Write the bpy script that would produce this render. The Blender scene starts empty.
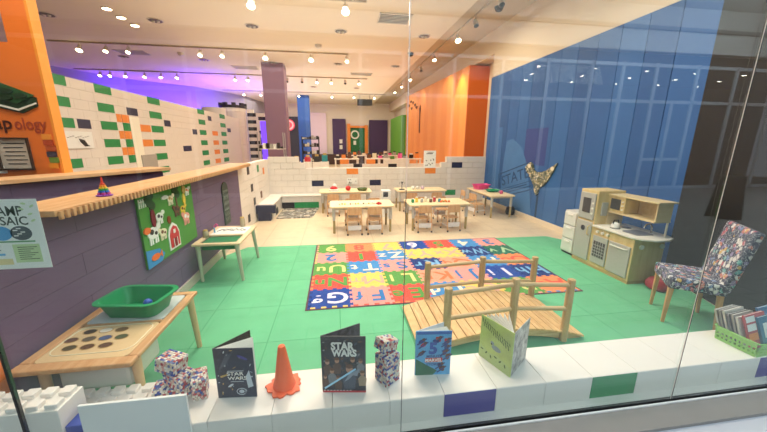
import bpy, math, random
from mathutils import Vector, Matrix
R_ = random.Random(7)
C = bpy.context.scene.collection
S = bpy.context.scene
PI = math.pi

# ------------------------------------------------------------------ camera
cam_d = bpy.data.cameras.new('camera'); cam = bpy.data.objects.new('camera', cam_d); C.objects.link(cam)
ROWS = [(0.98887283, -0.02889792, 0.14592957), (-0.14866935, -0.22683571, 0.96251908), (0.00528724, -0.97350422, -0.2286079)]
M = Matrix(((ROWS[0][0], -ROWS[0][1], -ROWS[0][2], 0), (ROWS[1][0], -ROWS[1][1], -ROWS[1][2], 0),
            (ROWS[2][0], -ROWS[2][1], -ROWS[2][2], 1.65), (0, 0, 0, 1)))
cam.matrix_world = M
cam_d.sensor_width = 36; cam_d.lens = 36 * 314 / 767; cam_d.clip_start = 0.02; cam_d.clip_end = 200
S.camera = cam
# ------------------------------------------------------------------ world and exposure
w = bpy.data.worlds.new('world'); S.world = w; w.use_nodes = True
w.node_tree.nodes['Background'].inputs[0].default_value = (0.75, 0.82, 1.0, 1)
w.node_tree.nodes['Background'].inputs[1].default_value = 0.55
S.view_settings.view_transform = 'Standard'; S.view_settings.look = 'None'
S.view_settings.gamma = 1; S.view_settings.use_curve_mapping = False
S.view_settings.exposure = -0.06
S.cycles.max_bounces = 8; S.cycles.transparent_max_bounces = 24
S.cycles.diffuse_bounces = 4; S.cycles.glossy_bounces = 4
S.cycles.sample_clamp_indirect = 6; S.cycles.use_denoising = True
S.cycles.caustics_reflective = False; S.cycles.caustics_refractive = False


def area(name, loc, sx, sy, power, col, rot=(0, 0, 0)):
    l = bpy.data.lights.new(name, 'AREA'); l.shape = 'RECTANGLE'; l.size = sx; l.size_y = sy
    l.energy = power; l.color = col
    o = bpy.data.objects.new(name, l); C.objects.link(o); o.location = loc; o.rotation_euler = rot
    return o


WARM = (1.0, 0.84, 0.66); COOL = (0.72, 0.88, 1.0); VIOLET = (0.13, 0.03, 1.0); NEUT = (1.0, 0.90, 0.80)
area('room_light', (-0.5, 4.4, 4.25), 0.15, 0.15, 85, NEUT)
area('room_light', (0.9, 3.4, 4.25), 0.3, 0.3, 45, NEUT)
area('room_light', (2.2, 3.2, 4.25), 0.6, 0.6, 75, NEUT)
area('room_light', (0.8, 7.2, 4.25), 5.0, 1.2, 170, WARM)
area('room_light', (-1.0, 12.0, 4.25), 8.0, 5.0, 190, WARM)
area('room_light', (-1.0, 20.0, 4.25), 9.0, 7.0, 430, WARM)
area('room_light', (-2.6, 3.0, 4.25), 1.0, 1.0, 80, WARM)
area('ceiling_fill_light', (-1.0, 8.5, 2.9), 6.0, 7.0, 50, WARM, (PI, 0, 0))  # added upward fill to brighten the ceiling, no fixture hangs there
area('ceiling_fill_light', (-1.0, 17.5, 2.9), 8.0, 9.0, 190, WARM, (PI, 0, 0))  # same added fill for the far ceiling
area('violet_wash_light', (-8.0, 17.0, 3.3), 4.0, 0.4, 110, VIOLET, (math.radians(150), 0, math.radians(50)))
area('violet_wash_light', (-5.4, 17.0, 3.0), 1.2, 4.0, 230, VIOLET, (PI, 0, 0))
area('mall_light', (2.0, 0.2, 5.4), 12.0, 1.2, 170, COOL, (math.radians(-12), 0, 0))
area('mall_light', (5.0, -2.6, 4.9), 16.0, 1.0, 500, COOL, (math.radians(-115), 0, 0))  # added to brighten the fascia mirrored in the window
area('mall_light', (6.0, -5.6, 5.3), 18.0, 0.5, 260, COOL, (math.radians(-95), 0, 0))  # extra unseen light added for the upper fascia
area('mall_light', (8.0, -4.0, 5.6), 14.0, 2.5, 420, COOL)


# ------------------------------------------------------------------ materials
def lin(c):
    return tuple((x / 12.92 if x <= 0.04045 else ((x + 0.055) / 1.055) ** 2.4) for x in c)


def hexc(h):
    return lin(tuple(int(h[i:i + 2], 16) / 255 for i in (0, 2, 4)))


MATS = {}


def mat(name, h, rough=0.6, metal=0.0, var=0.0, scale=6.0, spec=0.5, bump=0.0, stretch=None, emit=None, alpha=None, coat=0.0):
    if name in MATS: return MATS[name]
    m = bpy.data.materials.new(name); m.use_nodes = True
    nt = m.node_tree; b = nt.nodes['Principled BSDF']
    col = hexc(h)
    b.inputs['Base Color'].default_value = (*col, 1)
    b.inputs['Roughness'].default_value = rough; b.inputs['Metallic'].default_value = metal
    b.inputs['Specular IOR Level'].default_value = spec
    b.inputs['Coat Weight'].default_value = coat
    if var > 0 or bump > 0:
        tc = nt.nodes.new('ShaderNodeTexCoord'); mp = nt.nodes.new('ShaderNodeMapping')
        if stretch: mp.inputs['Scale'].default_value = stretch
        nz = nt.nodes.new('ShaderNodeTexNoise'); nz.inputs['Scale'].default_value = scale; nz.inputs['Detail'].default_value = 5
        nt.links.new(tc.outputs['Object'], mp.inputs[0]); nt.links.new(mp.outputs[0], nz.inputs['Vector'])
        if var > 0:
            rp = nt.nodes.new('ShaderNodeValToRGB')
            rp.color_ramp.elements[0].position = 0.3; rp.color_ramp.elements[1].position = 0.7
            rp.color_ramp.elements[0].color = tuple(max(0, c * (1 - var)) for c in col) + (1,)
            rp.color_ramp.elements[1].color = tuple(min(1, c * (1 + var)) for c in col) + (1,)
            nt.links.new(nz.outputs['Fac'], rp.inputs[0]); nt.links.new(rp.outputs[0], b.inputs['Base Color'])
        if bump > 0:
            bp = nt.nodes.new('ShaderNodeBump'); bp.inputs['Strength'].default_value = bump; bp.inputs['Distance'].default_value = 0.01
            nt.links.new(nz.outputs['Fac'], bp.inputs['Height']); nt.links.new(bp.outputs[0], b.inputs['Normal'])
    if emit:
        b.inputs['Emission Color'].default_value = (*hexc(emit[0]), 1); b.inputs['Emission Strength'].default_value = emit[1]
    if alpha is not None:
        b.inputs['Alpha'].default_value = alpha
    MATS[name] = m
    return m


def tiled(name, h, hj, w_, h_, mortar, rough=0.5, var=0.04, rot=(0, 0, 0), offs=0.0, loc=(0, 0, 0), rowh=None, spec=0.5):
    """tiles or boards with thin joints, in object coordinates (metres)"""
    if name in MATS: return MATS[name]
    m = bpy.data.materials.new(name); m.use_nodes = True; nt = m.node_tree; b = nt.nodes['Principled BSDF']
    tc = nt.nodes.new('ShaderNodeTexCoord'); mp = nt.nodes.new('ShaderNodeMapping')
    mp.inputs['Rotation'].default_value = rot; mp.inputs['Location'].default_value = loc
    br = nt.nodes.new('ShaderNodeTexBrick'); br.offset = offs; br.squash = 1
    col = hexc(h)
    br.inputs['Color1'].default_value = (*[c * (1 - var) for c in col], 1)
    br.inputs['Color2'].default_value = (*[min(1, c * (1 + var)) for c in col], 1)
    br.inputs['Mortar'].default_value = (*hexc(hj), 1)
    br.inputs['Scale'].default_value = 1; br.inputs['Mortar Size'].default_value = mortar
    br.inputs['Mortar Smooth'].default_value = 0.1
    br.inputs['Brick Width'].default_value = w_; br.inputs['Row Height'].default_value = h_
    nz = nt.nodes.new('ShaderNodeTexNoise'); nz.inputs['Scale'].default_value = 5; nz.inputs['Detail'].default_value = 6
    mx = nt.nodes.new('ShaderNodeMixRGB'); mx.blend_type = 'MULTIPLY'; mx.inputs[0].default_value = 0.25
    nt.links.new(tc.outputs['Object'], mp.inputs[0]); nt.links.new(mp.outputs[0], br.inputs['Vector'])
    nt.links.new(tc.outputs['Object'], nz.inputs['Vector'])
    nt.links.new(br.outputs['Color'], mx.inputs[1]); nt.links.new(nz.outputs['Fac'], mx.inputs[2])
    nt.links.new(mx.outputs[0], b.inputs['Base Color'])
    b.inputs['Roughness'].default_value = rough; b.inputs['Specular IOR Level'].default_value = spec
    MATS[name] = m
    return m


def wood(name, h1, h2, axis='x', scale=3.0, rough=0.5):
    if name in MATS: return MATS[name]
    m = bpy.data.materials.new(name); m.use_nodes = True; nt = m.node_tree; b = nt.nodes['Principled BSDF']
    tc = nt.nodes.new('ShaderNodeTexCoord'); mp = nt.nodes.new('ShaderNodeMapping')
    s = {'x': (1, 9, 9), 'y': (9, 1, 9), 'z': (9, 9, 1)}[axis]; mp.inputs['Scale'].default_value = s
    nz = nt.nodes.new('ShaderNodeTexNoise'); nz.inputs['Scale'].default_value = scale; nz.inputs['Detail'].default_value = 8
    nz.inputs['Distortion'].default_value = 0.6
    rp = nt.nodes.new('ShaderNodeValToRGB'); rp.color_ramp.elements[0].position = 0.32; rp.color_ramp.elements[1].position = 0.68
    rp.color_ramp.elements[0].color = (*hexc(h2), 1); rp.color_ramp.elements[1].color = (*hexc(h1), 1)
    nt.links.new(tc.outputs['Object'], mp.inputs[0]); nt.links.new(mp.outputs[0], nz.inputs['Vector'])
    nt.links.new(nz.outputs['Fac'], rp.inputs[0]); nt.links.new(rp.outputs[0], b.inputs['Base Color'])
    b.inputs['Roughness'].default_value = rough
    MATS[name] = m
    return m


def patterned(name, base, cols, scale, rough=0.9, thr=(0.36, 0.5)):
    """busy printed pattern: blobs of colour on a dark ground with pale squiggles"""
    m = bpy.data.materials.new(name); m.use_nodes = True; nt = m.node_tree; b = nt.nodes['Principled BSDF']
    tc = nt.nodes.new('ShaderNodeTexCoord')
    nz = nt.nodes.new('ShaderNodeTexNoise'); nz.inputs['Scale'].default_value = scale * 0.6; nz.inputs['Detail'].default_value = 2
    add = nt.nodes.new('ShaderNodeMixRGB'); add.blend_type = 'ADD'; add.inputs[0].default_value = 0.08
    nt.links.new(tc.outputs['Object'], nz.inputs['Vector'])
    nt.links.new(tc.outputs['Object'], add.inputs[1]); nt.links.new(nz.outputs['Color'], add.inputs[2])
    vo = nt.nodes.new('ShaderNodeTexVoronoi'); vo.inputs['Scale'].default_value = scale
    nt.links.new(add.outputs[0], vo.inputs['Vector'])
    rc = nt.nodes.new('ShaderNodeValToRGB'); rc.color_ramp.interpolation = 'CONSTANT'
    e = rc.color_ramp.elements
    while len(e) > 1: e.remove(e[0])
    e[0].position = 0; e[0].color = (*hexc(cols[0]), 1)
    for i, c in enumerate(cols[1:], 1):
        n = e.new(i / len(cols)); n.color = (*hexc(c), 1)
    sep = nt.nodes.new('ShaderNodeSeparateColor'); nt.links.new(vo.outputs['Color'], sep.inputs[0])
    nt.links.new(sep.outputs[0], rc.inputs[0])
    th = nt.nodes.new('ShaderNodeValToRGB'); th.color_ramp.elements[0].position = thr[0]; th.color_ramp.elements[1].position = thr[1]
    th.color_ramp.elements[0].color = (1, 1, 1, 1); th.color_ramp.elements[1].color = (0, 0, 0, 1)
    nt.links.new(vo.outputs['Distance'], th.inputs[0])
    mx = nt.nodes.new('ShaderNodeMixRGB'); mx.inputs[1].default_value = (*hexc(base), 1)
    nt.links.new(th.outputs[0], mx.inputs[0]); nt.links.new(rc.outputs[0], mx.inputs[2])
    # pale squiggles
    wv = nt.nodes.new('ShaderNodeTexNoise'); wv.inputs['Scale'].default_value = scale * 1.6; wv.inputs['Detail'].default_value = 1
    nt.links.new(tc.outputs['Object'], wv.inputs['Vector'])
    r2 = nt.nodes.new('ShaderNodeValToRGB'); r2.color_ramp.elements[0].position = 0.47; r2.color_ramp.elements[0].color = (0, 0, 0, 1)
    r2.color_ramp.elements[1].position = 0.53; r2.color_ramp.elements[1].color = (0, 0, 0, 1)
    k = r2.color_ramp.elements.new(0.5); k.color = (1, 1, 1, 1)
    nt.links.new(wv.outputs['Fac'], r2.inputs[0])
    m2 = nt.nodes.new('ShaderNodeMixRGB'); m2.inputs[2].default_value = (*hexc('E8ECEE'), 1)
    nt.links.new(r2.outputs[0], m2.inputs[0]); nt.links.new(mx.outputs[0], m2.inputs[1])
    nt.links.new(m2.outputs[0], b.inputs['Base Color']); b.inputs['Roughness'].default_value = rough
    MATS[name] = m
    return m


def glass_mat():
    m = bpy.data.materials.new('shop_glass'); m.use_nodes = True; nt = m.node_tree
    nt.nodes.remove(nt.nodes['Principled BSDF']); out = nt.nodes['Material Output']
    tr = nt.nodes.new('ShaderNodeBsdfTransparent'); tr.inputs[0].default_value = (0.955, 0.985, 0.975, 1)
    gl = nt.nodes.new('ShaderNodeBsdfGlossy'); gl.inputs['Roughness'].default_value = 0.0
    ge = nt.nodes.new('ShaderNodeNewGeometry')
    mr = nt.nodes.new('ShaderNodeMapRange'); mr.inputs['To Min'].default_value = 1.52; mr.inputs['To Max'].default_value = 1 / 1.52
    fr = nt.nodes.new('ShaderNodeFresnel'); mx = nt.nodes.new('ShaderNodeMixShader')
    nt.links.new(ge.outputs['Backfacing'], mr.inputs['Value']); nt.links.new(mr.outputs[0], fr.inputs['IOR'])
    nt.links.new(fr.outputs[0], mx.inputs[0]); nt.links.new(tr.outputs[0], mx.inputs[1]); nt.links.new(gl.outputs[0], mx.inputs[2])
    nt.links.new(mx.outputs[0], out.inputs[0])
    return m


WHITE = mat('white_plastic', 'EFE9E2', 0.45)
WHITEB = mat('white_brick', 'E2D9D0', 0.5)
GREENB = mat('green_brick', '1E8A4C', 0.45)
NAVYB = mat('navy_brick', '2A2E4C', 0.45)
PURPB = mat('purple_brick', '403C94', 0.45)
BLUEB = mat('blue_brick', '2442A6', 0.45)
ORANGEB = mat('orange_brick', 'E98A3E', 0.5)
BLACKB = mat('black_brick', '1E1A24', 0.5)
PURPLEW = mat('purple_wall_brick', '6A5876', 0.6, var=0.05, scale=3)
BIRCH = wood('birch', 'DDB488', 'CC9C6C', 'x', 3)
BIRCHY = wood('birch_y', 'D6A87A', 'C4905E', 'y', 3)
BIRCHZ = wood('birch_z', 'E3C196', 'D2A87A', 'z', 3)
CHAIRW = wood('chair_birch', 'DDB283', 'C99565', 'z', 3)
PINE = wood('pine', 'E8C48E', 'C9985F', 'y', 4)
PINEX = wood('pine_x', 'D8BB8D', 'BC9868', 'x', 4)
PINEZ = wood('pine_z', 'CFB080', 'B08E60', 'z', 4)
MAPLE = wood('maple', 'DCC58A', 'CDB278', 'z', 2.5)
MAPLEX = wood('maple_x', 'E0CDA0', 'D0B888', 'x', 2.5)
GREY = mat('grey_laminate', 'AAA9A2', 0.5)
STEEL = mat('brushed_steel', 'B8BABC', 0.35, 0.8)
CHROME = mat('chrome', 'D5D7DA', 0.15, 1.0)
BLACK = mat('black', '17171A', 0.5)
DARK = mat('dark_grey', '333338', 0.6)
RED = mat('red', 'C8282E', 0.5)
PINK = mat('pink', 'E8559A', 0.5)
GREEN = mat('green_plastic', '17935A', 0.35)
LGREEN = mat('lime_plastic', '8CCB5A', 0.4)
BLUE = mat('blue_plastic', '2C57B8', 0.4)
LBLUE = mat('light_blue', '6FB6DE', 0.5)
YELLOW = mat('yellow', 'EFC93E', 0.5)
ORANGE = mat('orange', 'F0702C', 0.5)
PAPER = mat('paper', 'ECEBE6', 0.8)
BROWN = mat('brown', '6B4630', 0.7)
CREAM = mat('cream', 'EADFC2', 0.7)
LILAC = mat('lilac', 'D8C2D6', 0.7)
TEAL = mat('teal', '2F8E9A', 0.6)
FROST = mat('frosted_plastic', 'D5D3CD', 0.35)
GOLD = mat('gold', 'C7A458', 0.5)


# ------------------------------------------------------------------ mesh builder
_text_cache = {}


def text_mesh(s, bold=0.0):
    k = (s, bold)
    if k not in _text_cache:
        cu = bpy.data.curves.new('t', 'FONT'); cu.body = s; cu.size = 1; cu.align_x = 'CENTER'; cu.align_y = 'CENTER'
        cu.offset = bold; cu.resolution_u = 3
        o = bpy.data.objects.new('t', cu); C.objects.link(o)
        dg = bpy.context.evaluated_depsgraph_get(); dg.update()
        me = bpy.data.meshes.new_from_object(o.evaluated_get(dg))
        vs = [tuple(v.co) for v in me.vertices]; fs = [tuple(p.vertices) for p in me.polygons]
        bpy.data.objects.remove(o); bpy.data.curves.remove(cu); bpy.data.meshes.remove(me)
        xs = [v[0] for v in vs] or [0]; ys = [v[1] for v in vs] or [0]
        _text_cache[k] = (vs, fs, (min(xs), max(xs), min(ys), max(ys)))
    return _text_cache[k]


class MB:
    def __init__(self): self.v = []; self.f = []; self.mi = []; self.ms = []

    def _m(self, m):
        if m not in self.ms: self.ms.append(m)
        return self.ms.index(m)

    def add(self, vs, fs, m, T=None):
        b = len(self.v); i = self._m(m)
        for v in vs:
            v = Vector(v)
            if T is not None: v = T @ v
            self.v.append(tuple(v))
        for f in fs: self.f.append(tuple(b + k for k in f)); self.mi.append(i)
        return self

    def box(self, x0, x1, y0, y1, z0, z1, m, T=None):
        return self.add([(x0, y0, z0), (x1, y0, z0), (x1, y1, z0), (x0, y1, z0), (x0, y0, z1), (x1, y0, z1), (x1, y1, z1), (x0, y1, z1)],
                        [(0, 3, 2, 1), (4, 5, 6, 7), (0, 1, 5, 4), (1, 2, 6, 5), (2, 3, 7, 6), (3, 0, 4, 7)], m, T)

    def cyl(self, p0, p1, r0, m, r1=None, n=12, T=None):
        r1 = r0 if r1 is None else r1
        p0 = Vector(p0); p1 = Vector(p1); d = (p1 - p0).normalized()
        a = d.orthogonal().normalized(); b = d.cross(a)
        vs = []; fs = []
        for p, r in ((p0, r0), (p1, r1)):
            for k in range(n):
                t = 2 * PI * k / n; vs.append(p + a * (r * math.cos(t)) + b * (r * math.sin(t)))
        for k in range(n):
            j = (k + 1) % n; fs.append((k, j, n + j, n + k))
        fs.append(tuple(reversed(range(n)))); fs.append(tuple(range(n, 2 * n)))
        return self.add(vs, fs, m, T)

    def tube(self, pts, r, m, n=8, closed=False, T=None):
        pts = [Vector(p) for p in pts]; N = len(pts); vs = []; fs = []
        nrm = None
        for i, p in enumerate(pts):
            if closed: d = pts[(i + 1) % N] - pts[i - 1]
            else: d = pts[min(i + 1, N - 1)] - pts[max(i - 1, 0)]
            d.normalize()
            nrm = d.orthogonal().normalized() if nrm is None else (nrm - d * nrm.dot(d)).normalized()
            b = d.cross(nrm); rr = r[i] if isinstance(r, (list, tuple)) else r
            for k in range(n):
                t = 2 * PI * k / n; vs.append(p + nrm * (rr * math.cos(t)) + b * (rr * math.sin(t)))
        for i in range(N if closed else N - 1):
            j = (i + 1) % N
            for k in range(n):
                l = (k + 1) % n; fs.append((i * n + k, i * n + l, j * n + l, j * n + k))
        if not closed: fs.append(tuple(reversed(range(n)))); fs.append(tuple(range((N - 1) * n, N * n)))
        return self.add(vs, fs, m, T)

    def lathe(self, c, prof, m, n=20, T=None, sx=1, sy=1):
        vs = []; fs = []
        for r, z in prof:
            for k in range(n):
                t = 2 * PI * k / n; vs.append((c[0] + r * sx * math.cos(t), c[1] + r * sy * math.sin(t), c[2] + z))
        for i in range(len(prof) - 1):
            for k in range(n):
                j = (k + 1) % n; fs.append((i * n + k, i * n + j, (i + 1) * n + j, (i + 1) * n + k))
        fs.append(tuple(reversed(range(n)))); fs.append(tuple(range((len(prof) - 1) * n, len(prof) * n)))
        return self.add(vs, fs, m, T)

    def ball(self, c, r, m, n=12, sz=1.0, T=None):
        h = n // 2
        return self.lathe(c, [(r * math.sin(PI * i / h) + 1e-5, -r * sz * math.cos(PI * i / h)) for i in range(h + 1)], m, n, T)

    def prism(self, pts, z0, z1, m, T=None):
        n = len(pts)
        a = sum(pts[i][0] * pts[(i + 1) % n][1] - pts[(i + 1) % n][0] * pts[i][1] for i in range(n))
        if a < 0: pts = list(reversed(pts))
        vs = [(x, y, z0) for x, y in pts] + [(x, y, z1) for x, y in pts]
        fs = [tuple(reversed(range(n))), tuple(range(n, 2 * n))] + [(i, (i + 1) % n, n + (i + 1) % n, n + i) for i in range(n)]
        return self.add(vs, fs, m, T)

    def text(self, s, size, T, m, bold=0.0, fit=None, sx=1.0):
        """letters in the local xy plane, centred at T's origin"""
        vs, fs, bb = text_mesh(s, bold)
        k = size
        if fit: k = fit / max(1e-6, bb[1] - bb[0])
        cx = (bb[0] + bb[1]) / 2; cy = (bb[2] + bb[3]) / 2
        ky = size if fit else k
        return self.add([((x - cx) * k * sx, (y - cy) * ky, 0.0) for x, y, z in vs], fs, m, T)

    def build(self, name, parent=None, loc=None, smooth=False, bevel=0.0, rotz=0.0, seg=2, sub=0, solid=0):
        me = bpy.data.meshes.new(name); me.from_pydata(self.v, [], self.f)
        for m in self.ms: me.materials.append(m)
        me.polygons.foreach_set('material_index', self.mi)
        if smooth:
            me.polygons.foreach_set('use_smooth', [True] * len(me.polygons))
            me.set_sharp_from_angle(angle=math.radians(40))
        me.update()
        o = bpy.data.objects.new(name, me); C.objects.link(o)
        if parent: o.parent = parent
        if loc: o.location = loc
        o.rotation_euler = (0, 0, rotz)
        if solid: sm = o.modifiers.new('solid', 'SOLIDIFY'); sm.thickness = solid
        if bevel:
            bv = o.modifiers.new('bevel', 'BEVEL'); bv.width = bevel; bv.segments = seg; bv.limit_method = 'ANGLE'; bv.angle_limit = math.radians(40)
        if sub: sb = o.modifiers.new('sub', 'SUBSURF'); sb.levels = sub; sb.render_levels = sub
        return o


def T3(x=0, y=0, z=0, rx=0, ry=0, rz=0, s=1):
    return Matrix.Translation((x, y, z)) @ Matrix.Rotation(rz, 4, 'Z') @ Matrix.Rotation(ry, 4, 'Y') @ Matrix.Rotation(rx, 4, 'X') @ Matrix.Scale(s, 4)


def face_front(x, y, z): return T3(x, y, z, rx=PI / 2)            # local xy -> world xz, facing -y


def face_right(x, y, z):                                          # text facing +x, reading along +y
    return Matrix.Translation((x, y, z)) @ Matrix(((0, 0, 1, 0), (1, 0, 0, 0), (0, 1, 0, 0), (0, 0, 0, 1)))


def face_left(x, y, z):                                           # text facing -x, reading along -y
    return Matrix.Translation((x, y, z)) @ Matrix(((0, 0, -1, 0), (-1, 0, 0, 0), (0, 1, 0, 0), (0, 0, 0, 1)))


def tag(o, label, cat, group=None):
    o['label'] = label; o['category'] = cat
    if group: o['group'] = group
    return o


def thing(name, label, cat, loc=(0, 0, 0), rotz=0, group=None):
    o = bpy.data.objects.new(name, None); C.objects.link(o); o.empty_display_size = 0.1
    o.location = loc; o.rotation_euler = (0, 0, rotz)
    return tag(o, label, cat, group)


def struct(o): o['kind'] = 'structure'; return o


def copy_tree(o, parent=None):
    c = o.copy(); C.objects.link(c); c.parent = parent
    for ch in list(o.children): copy_tree(ch, c)
    return c


def rrect(x0, x1, y0, y1, r, n=5):
    pts = []
    for cx, cy, a in ((x1 - r, y1 - r, 0), (x0 + r, y1 - r, 90), (x0 + r, y0 + r, 180), (x1 - r, y0 + r, 270)):
        for k in range(n + 1):
            t = math.radians(a + 90 * k / n); pts.append((cx + r * math.cos(t), cy + r * math.sin(t)))
    return pts


def oval(cx, cy, rx, ry, n=16, rot=0):
    return [(cx + rx * math.cos(2 * PI * k / n) * math.cos(rot) - ry * math.sin(2 * PI * k / n) * math.sin(rot),
             cy + rx * math.cos(2 * PI * k / n) * math.sin(rot) + ry * math.sin(2 * PI * k / n) * math.cos(rot)) for k in range(n)]


BL, BH, BD = 0.3048, 0.1524, 0.1524


def bricks(mb, axis, fixed, a0, a1, z0, ncourse, m, colour=None, depth=BD, stagger=True, top=None, gap=0.0016, bl=BL):
    """a wall of building blocks along axis 'x' or 'y'; top(a) may give a lower height"""
    for k in range(ncourse):
        zb = z0 + k * BH; a = a0 - (bl / 2 if (k % 2 and stagger) else 0)
        while a < a1 - 1e-4:
            b0 = max(a, a0); b1 = min(a + bl, a1); a += bl
            if b1 - b0 < 0.02: continue
            mid = (b0 + b1) / 2
            if top and zb + BH / 2 > top(mid): continue
            mm = (colour(mid, k, b0, b1) if colour else None) or m
            if axis == 'x': mb.box(b0 + gap, b1 - gap, fixed, fixed + depth, zb + gap, zb + BH - gap, mm)
            else: mb.box(fixed, fixed + depth, b0 + gap, b1 - gap, zb + gap, zb + BH - gap, mm)


# ================================================================== THE SETTING
FLOORM = tiled('cream_floor_tiles', 'E9D3B2', 'C2A988', 0.6096, 0.6096, 0.004, rough=0.35, var=0.02)
struct(MB().box(-11, 5.0, 1.36, 25.4, -0.1, 0, FLOORM).build('floor'))
CEILM = mat('ceiling_paint', 'F0E4D4', 0.9, var=0.02, scale=1)
struct(MB().box(-11, 2.88, 1.34, 25.4, 4.40, 4.8, CEILM).build('ceiling'))
struct(MB().box(2.88, 4.6, 1.34, 25.4, 4.52, 4.8, mat('ceiling_strip_shade', 'C4B29C', 0.9)).build('ceiling'))  # strip is lit less; that shade is put into its darker colour
WALLP = mat('wall_paint', 'E4D3BB', 0.9)
o = MB(); o.box(4.2, 5.0, 3.19, 8.45, 0, 4.52, WALLP); o.box(4.2, 5.0, 8.45, 25.4, 3.92, 4.52, WALLP); o.box(4.62, 5.0, 8.45, 25.4, 0, 3.92, WALLP); struct(o.build('wall_right'))
o = MB(); o.box(-3.9, 5.0, 25.0, 25.4, 0, 4.52, mat('wall_back_paint', 'EFE6DA', 0.9)); o.box(-11, -3.9, 25.0, 25.4, 0, 4.52, WALLP)
struct(o.build('wall_back'))
LEFTW = mat('left_wall_paint', 'A8A4B8', 0.9)
struct(MB().prism([(-10.9, 1.4), (-10.75, 1.4), (-10.65, 14.3), (-9.35, 16.9), (-7.1, 18.6), (-5.5, 21.6), (-5.0, 25.0), (-5.3, 25.0), (-5.8, 21.8), (-7.3, 18.9), (-9.5, 17.2), (-10.9, 14.4)], 0, 4.45, LEFTW).build('wall_left'))
struct(MB().box(-10.9, -4.8, 1.20, 1.40, 0, 4.8, WALLP).build('wall_front'))
# dark wall angled in from the end of the blue boards to the shop window
DW = tiled('charcoal_boards', '101011', '0A0A0A', 1.3, 0.15, 0.004, rough=0.55, var=0.08, rot=(PI / 2, 0, 0), offs=0.4)
dx, dy = 3.50 - 4.162, 1.30 - 3.215
L = math.hypot(dx, dy)
dwo = MB().box(0, L, 0, 0.12, 0, 4.5, DW).build('wall_right_front', loc=(4.162, 3.215, 0), rotz=math.atan2(dy, dx))
struct(dwo)

# green play mat on the tiles (interlocking squares)
GM = tiled('green_mat_tiles', '70C494', '4CA276', 0.61, 0.61, 0.0035, rough=0.75, var=0.05, spec=0.2)
gm = MB().prism([(-1.68, 1.70), (3.62, 1.72), (4.04, 2.95), (4.12, 3.19), (4.145, 3.4), (4.16, 4.30), (3.72, 4.95), (-1.42, 5.02), (-1.68, 4.6)], 0.0, 0.012, GM).build('play_mat')
tag(gm, 'large green foam play mat covering the floor behind the window', 'mat')

# ---- left purple block wall with its white end
mb = MB()
bricks(mb, 'y', -1.85, 1.66, 5.84, 0, 8, PURPLEW, gap=0.0012, bl=1.22)
mb.box(-1.845, -1.705, 1.665, 5.83, 0.0, 1.235, mat('purple_groove', '4E4058', 0.8))
struct(mb.build('wall_left_purple'))
mb = MB()


bricks(mb, 'y', -1.85, 5.84, 8.4, 0, 8, WHITEB, None)
for y_, z_, m_ in ((6.42, 1.02, BLACKB), (6.60, .66, BLACKB), (6.72, .36, BLACKB), (6.2, .12, BLACKB), (7.22, 1.0, GREENB), (7.75, .90, ORANGEB), (7.35, .40, BROWN)):
    mb.box(-1.72, -1.692, y_, y_ + .15, z_, z_ + .15, m_)

mb.box(-1.84, -1.71, 5.85, 8.4, 0, 1.21, WHITE)
struct(mb.build('wall_left_white'))
struct(MB().box(-1.70, -1.675, 1.70, 5.84, 0.0, 0.11, mat('baseboard_cream', 'CFC4B4', 0.6)).build('baseboard_left'))

# ---- low white block wall at the back
mb = MB()


def low_top(a):
    if a < -0.95: return 1.25
    if a < -0.65: return 1.10
    if a > 3.16: return 1.25
    if a > 2.92: return 1.10
    return 0.95


def low_col(mid, k, a, b):
    if k == 5 and (0.20 < mid < 0.50): return ORANGEB
    if k == 5 and (2.35 < mid < 2.68): return ORANGEB
    if k == 6 and 3.30 < mid < 3.62: return NAVYB
    if k == 3 and -0.60 < mid < -0.26: return NAVYB
    if k == 3 and 0.92 < mid < 1.24: return NAVYB
    if k == 1 and 2.95 < mid < 3.30: return GREENB
    return None


bricks(mb, 'x', 8.4, -1.70, 4.19, 0.055, 8, WHITEB, low_col, top=low_top, gap=0.0028)
mb.box(-1.68, 4.18, 8.405, 8.54, 0, 0.90, mat('brick_gap', 'B4A89C', 0.8)); mb.box(-0.66, 2.93, 8.398, 8.556, 0.971, 0.985, WHITE)  # backing core; its tone shows in the joints between bricks
struct(mb.build('wall_back_low'))
# block bench in the far left corner
mb = MB()
bricks(mb, 'y', -1.69, 6.98, 8.38, 0, 2, WHITEB, lambda mid, k, a, b: BLACKB if (k == 0 and 7.4 < mid < 7.7) else None, depth=0.31)
bricks(mb, 'x', 8.09, -1.37, 0.10, 0, 2, WHITEB, lambda mid, k, a, b: GREENB if (k == 0 and -0.95 < mid < -0.5) else (BLACKB if (k == 0 and mid < -1.1) else None), depth=0.29)
mb.box(-1.69, -1.36, 6.96, 8.39, 0.305, 0.325, WHITE); mb.box(-1.36, 0.10, 8.07, 8.39, 0.305, 0.325, WHITE)
tag(mb.build('block_bench', bevel=0.003), 'L-shaped white block bench in the far left corner', 'bench')
mb = MB()
mb.box(-1.69, -1.30, 6.80, 6.94, 0.16, 0.33, NAVYB); mb.box(-1.66, -1.40, 6.80, 6.94, 0.0, 0.16, NAVYB)
tag(mb.build('block_step', bevel=0.006), 'dark navy block step at the front end of the white bench', 'step')
mb = MB(); RG = patterned('grey_rug_print', '5E5850', ['A79C8C', '4A4640', '8A8274', 'C4B8A4', '3E3A36', '6E685E'], 7, thr=(0.5, 0.6))
mb.prism([(-1.33, 6.97), (-0.55, 6.97), (-0.45, 8.04), (-1.33, 8.04)], 0, 0.012, RG)
tag(mb.build('patterned_rug'), 'small grey patterned rug in front of the corner bench', 'rug')

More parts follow.
